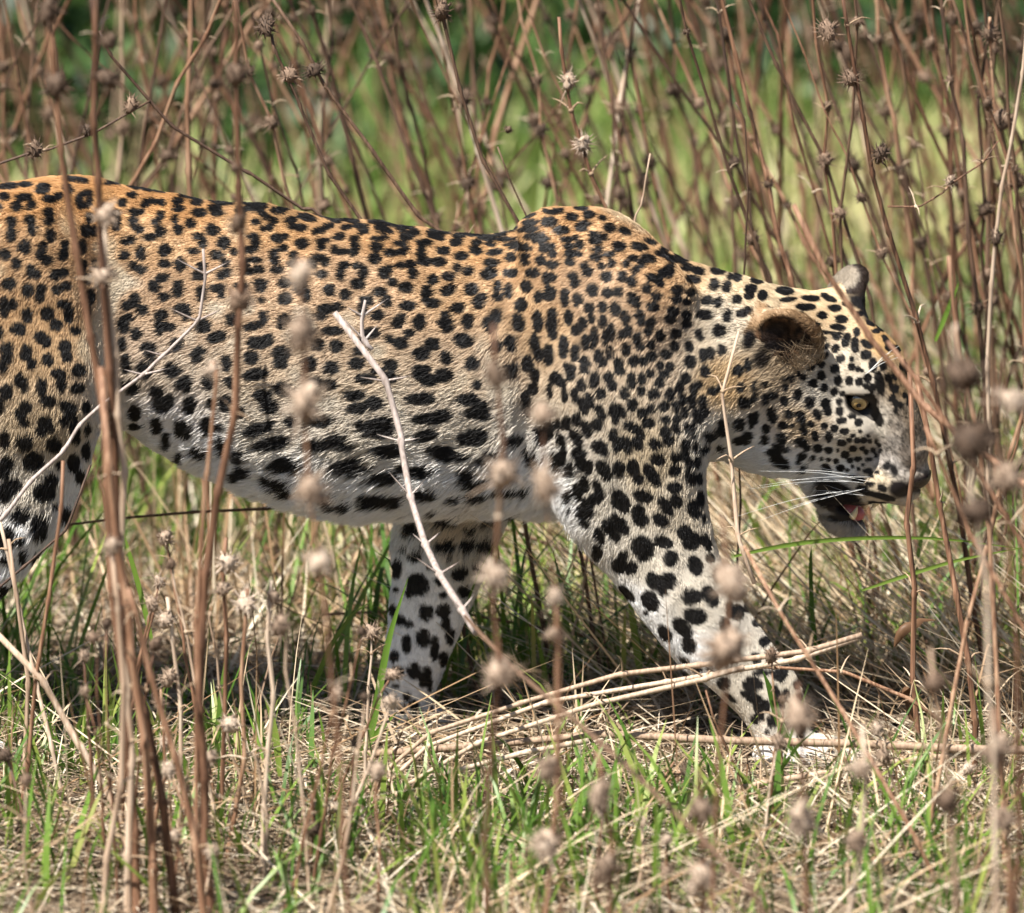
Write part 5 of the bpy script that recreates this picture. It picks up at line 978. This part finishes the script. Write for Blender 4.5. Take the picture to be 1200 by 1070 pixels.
# short dry stalks in the nearest grass
fr = random.Random(31); short = []
for i in range(44):
    left = i < 30; px = fr.uniform(40, 470) if left else fr.uniform(640, 1190); Y = fr.uniform(-.85, -.30); foot = at(px, 1060, Y); foot[2] = -.01
    h = fr.uniform(.10, .36) if left else fr.uniform(.06, .22); dx = fr.gauss(0, .045); tip = foot+np.array([dx, fr.uniform(-.03, .03), h])
    P = curve(np.stack([foot, foot*.5+tip*.5+np.array([fr.uniform(-.012, .012), 0, 0]), tip]), 20)
    me, nodes = stem_mesh(P, fr.uniform(.0014, .0028), fr.uniform(.0008, .0014), .05, 6, .002, 900+i); mt = fr.choice([brown, brown, pale]); tone = 'pale' if mt is pale else 'brown'
    o = link('short_stalk', me, mt); hd_n = fr.choice([1, 1, 2, 0])
    for c_, q in ([(P[-1], 1)] if hd_n else [])+(fr.sample(nodes, min(1, len(nodes))) if hd_n == 2 else []): child('seed_head', fr.choice(HEADS_P if i % 3 else HEADS_D), o, c_, fr.uniform(.6, 1.1))
    for c_, q in fr.sample(nodes, min(3, len(nodes))): child('bract', BRACTS[fr.randrange(5)], o, c_, fr.uniform(.5, 1.0))
    size = 'tallish' if h > .24 else 'short' if h > .15 else 'tiny'; lean = 'leaning right' if dx > .03 else 'leaning left' if dx < -.03 else 'upright'
    zone = ('at the lower left edge', 'around the left clump', 'right of the left clump', 'by the bent flank stalk', 'left of the stem fan')[min(4, int((px-40)/86))] if left else ('below the leg gap', 'below the near foreleg', 'below the near paw', 'below the muzzle', 'at the lower right')[min(4, int((px-640)/110))]
    hn = ('headless', 'one headed', 'two headed')[hd_n]; short.append((f'{size} {tone} {hn} stalk {lean} in grass {zone}', px, o, zone))
dup = {}
for l, px, o, z in short: dup.setdefault(l, []).append((px, o, z))
for l, v in dup.items():
    v.sort(key=lambda q: q[0])
    for i, (px, o, z) in enumerate(v): tag(o, l+({2: [', left one', ', right one'], 3: [', left one', ', middle one', ', right one']}[len(v)][i] if 1 < len(v) < 4 else ''), 'dry stalk', 'short dry stalks in the near grass')
# single green blades
def blade(label, pts, w0, tint=.6, name='grass_blade'):
    P = curve(np.array([at(a, b, c) for a, b, c in pts]), 12); t = norm(np.gradient(P, axis=0)); s = norm(np.cross(t, np.array([0.25, 1.0, .1])))
    prof = np.interp(np.linspace(0, 1, 12), [0, .25, .6, 1], [.55, 1, .85, .05])[:, None]*w0*.5; fold = np.cross(s, t)*prof*.35
    V = np.concatenate([P-s*prof, P+fold, P+s*prof]); i = np.arange(11)
    Q = np.concatenate([np.stack([i, i+12, i+13, i+1], 1), np.stack([i+12, i+24, i+25, i+13], 1)])
    me = np_mesh(name, V, quads=Q); add_attr(me, 'tint', np.full(36, tint)); return tag(link(name, me, green), label, 'grass blade')
blade('green blade standing before the far foreleg', [(412, 920, -.12), (436, 850, -.12), (455, 752, -.12), (478, 678, -.12)], .010, .5)
blade('long bright green blade arching level under the chin', [(860, 652, -.1), (905, 642, -.1), (960, 634, -.1), (1040, 630, -.1), (1120, 633, -.1), (1230, 648, -.1)], .0055, .72)
blade('green blade slanting below the level one by the chin', [(1010, 692, -.05), (1070, 672, -.05), (1130, 655, -.05), (1210, 640, -.05)], .005, .75)
blade('dark green blade standing before the near wrist', [(940, 900, -.2), (915, 850, -.2), (903, 810, -.2), (894, 786, -.2)], .011, .2)
blade('broad bright green blade upright at the bottom left', [(378, 1075, -.55), (376, 1000, -.55), (372, 940, -.55), (362, 900, -.55)], .013, .62)
blade('upright bright blade behind the gap between the legs', [(752, 800, .12), (746, 760, .12), (740, 715, .12), (738, 690, .12)], .010, .8)
blade('thin upright blade right of the near foreleg', [(960, 790, .1), (952, 720, .1), (950, 660, .1), (951, 640, .1)], .006, .3)
blade('green blade leaning left of the far paw', [(400, 905, -.1), (428, 875, -.1), (450, 850, -.1), (466, 834, -.1)], .008, .55)
blade('fresh green blade in the grass left of the fan', [(328, 910, -.3), (324, 870, -.3), (318, 840, -.3), (310, 818, -.3)], .009, .8)
blade('tall green blade standing right of the thick left clump', [(180, 760, -.1), (166, 700, -.1), (152, 650, -.1), (143, 618, -.1)], .007, .7)
blade('green blade tip crossing the stalks right of the face', [(1096, 400, .3), (1108, 370, .3), (1118, 345, .3), (1124, 330, .3)], .006, .6)
# a curled dead leaf in the straw at the right
def leaf_thing():
    u = np.linspace(0, 1, 9); v = np.linspace(-1, 1, 7); Uu, Vv = np.meshgrid(u, v, indexing='ij'); wd = np.sin(np.pi*Uu**.8)*.006+.0008
    X = Uu*.065; Yc = wd*np.sin(Vv*1.5); Z = -wd*(1-np.cos(Vv*1.5))+.016*np.sin(Uu*3.9)
    V = np.stack([X.ravel(), Yc.ravel(), Z.ravel()], 1); V += np.stack([vnoise(V, 60, 5), vnoise(V, 60, 6), vnoise(V, 60, 7)], 1)*.004
    i = (np.arange(8)[:, None]*7+np.arange(6)[None]).ravel(); me = np_mesh('dead_leaf', V, quads=np.stack([i, i+1, i+8, i+7], 1))
    add_attr(me, 'tint', np.full(len(V), .01)); return me
lm = leaf_thing()
for (px, py, Y, rot, lab) in ((1046, 762, -.12, (.4, -.7, .3), 'curled brown dead leaf in the straw right of the near wrist, upper'), (1066, 806, -.14, (-.5, .9, 1.4), 'curled brown dead leaf hanging below the other one')):
    o = link('dead_leaf', lm, straw); o.location = at(px, py, Y); o.rotation_euler = rot; tag(o, lab, 'dead leaf')
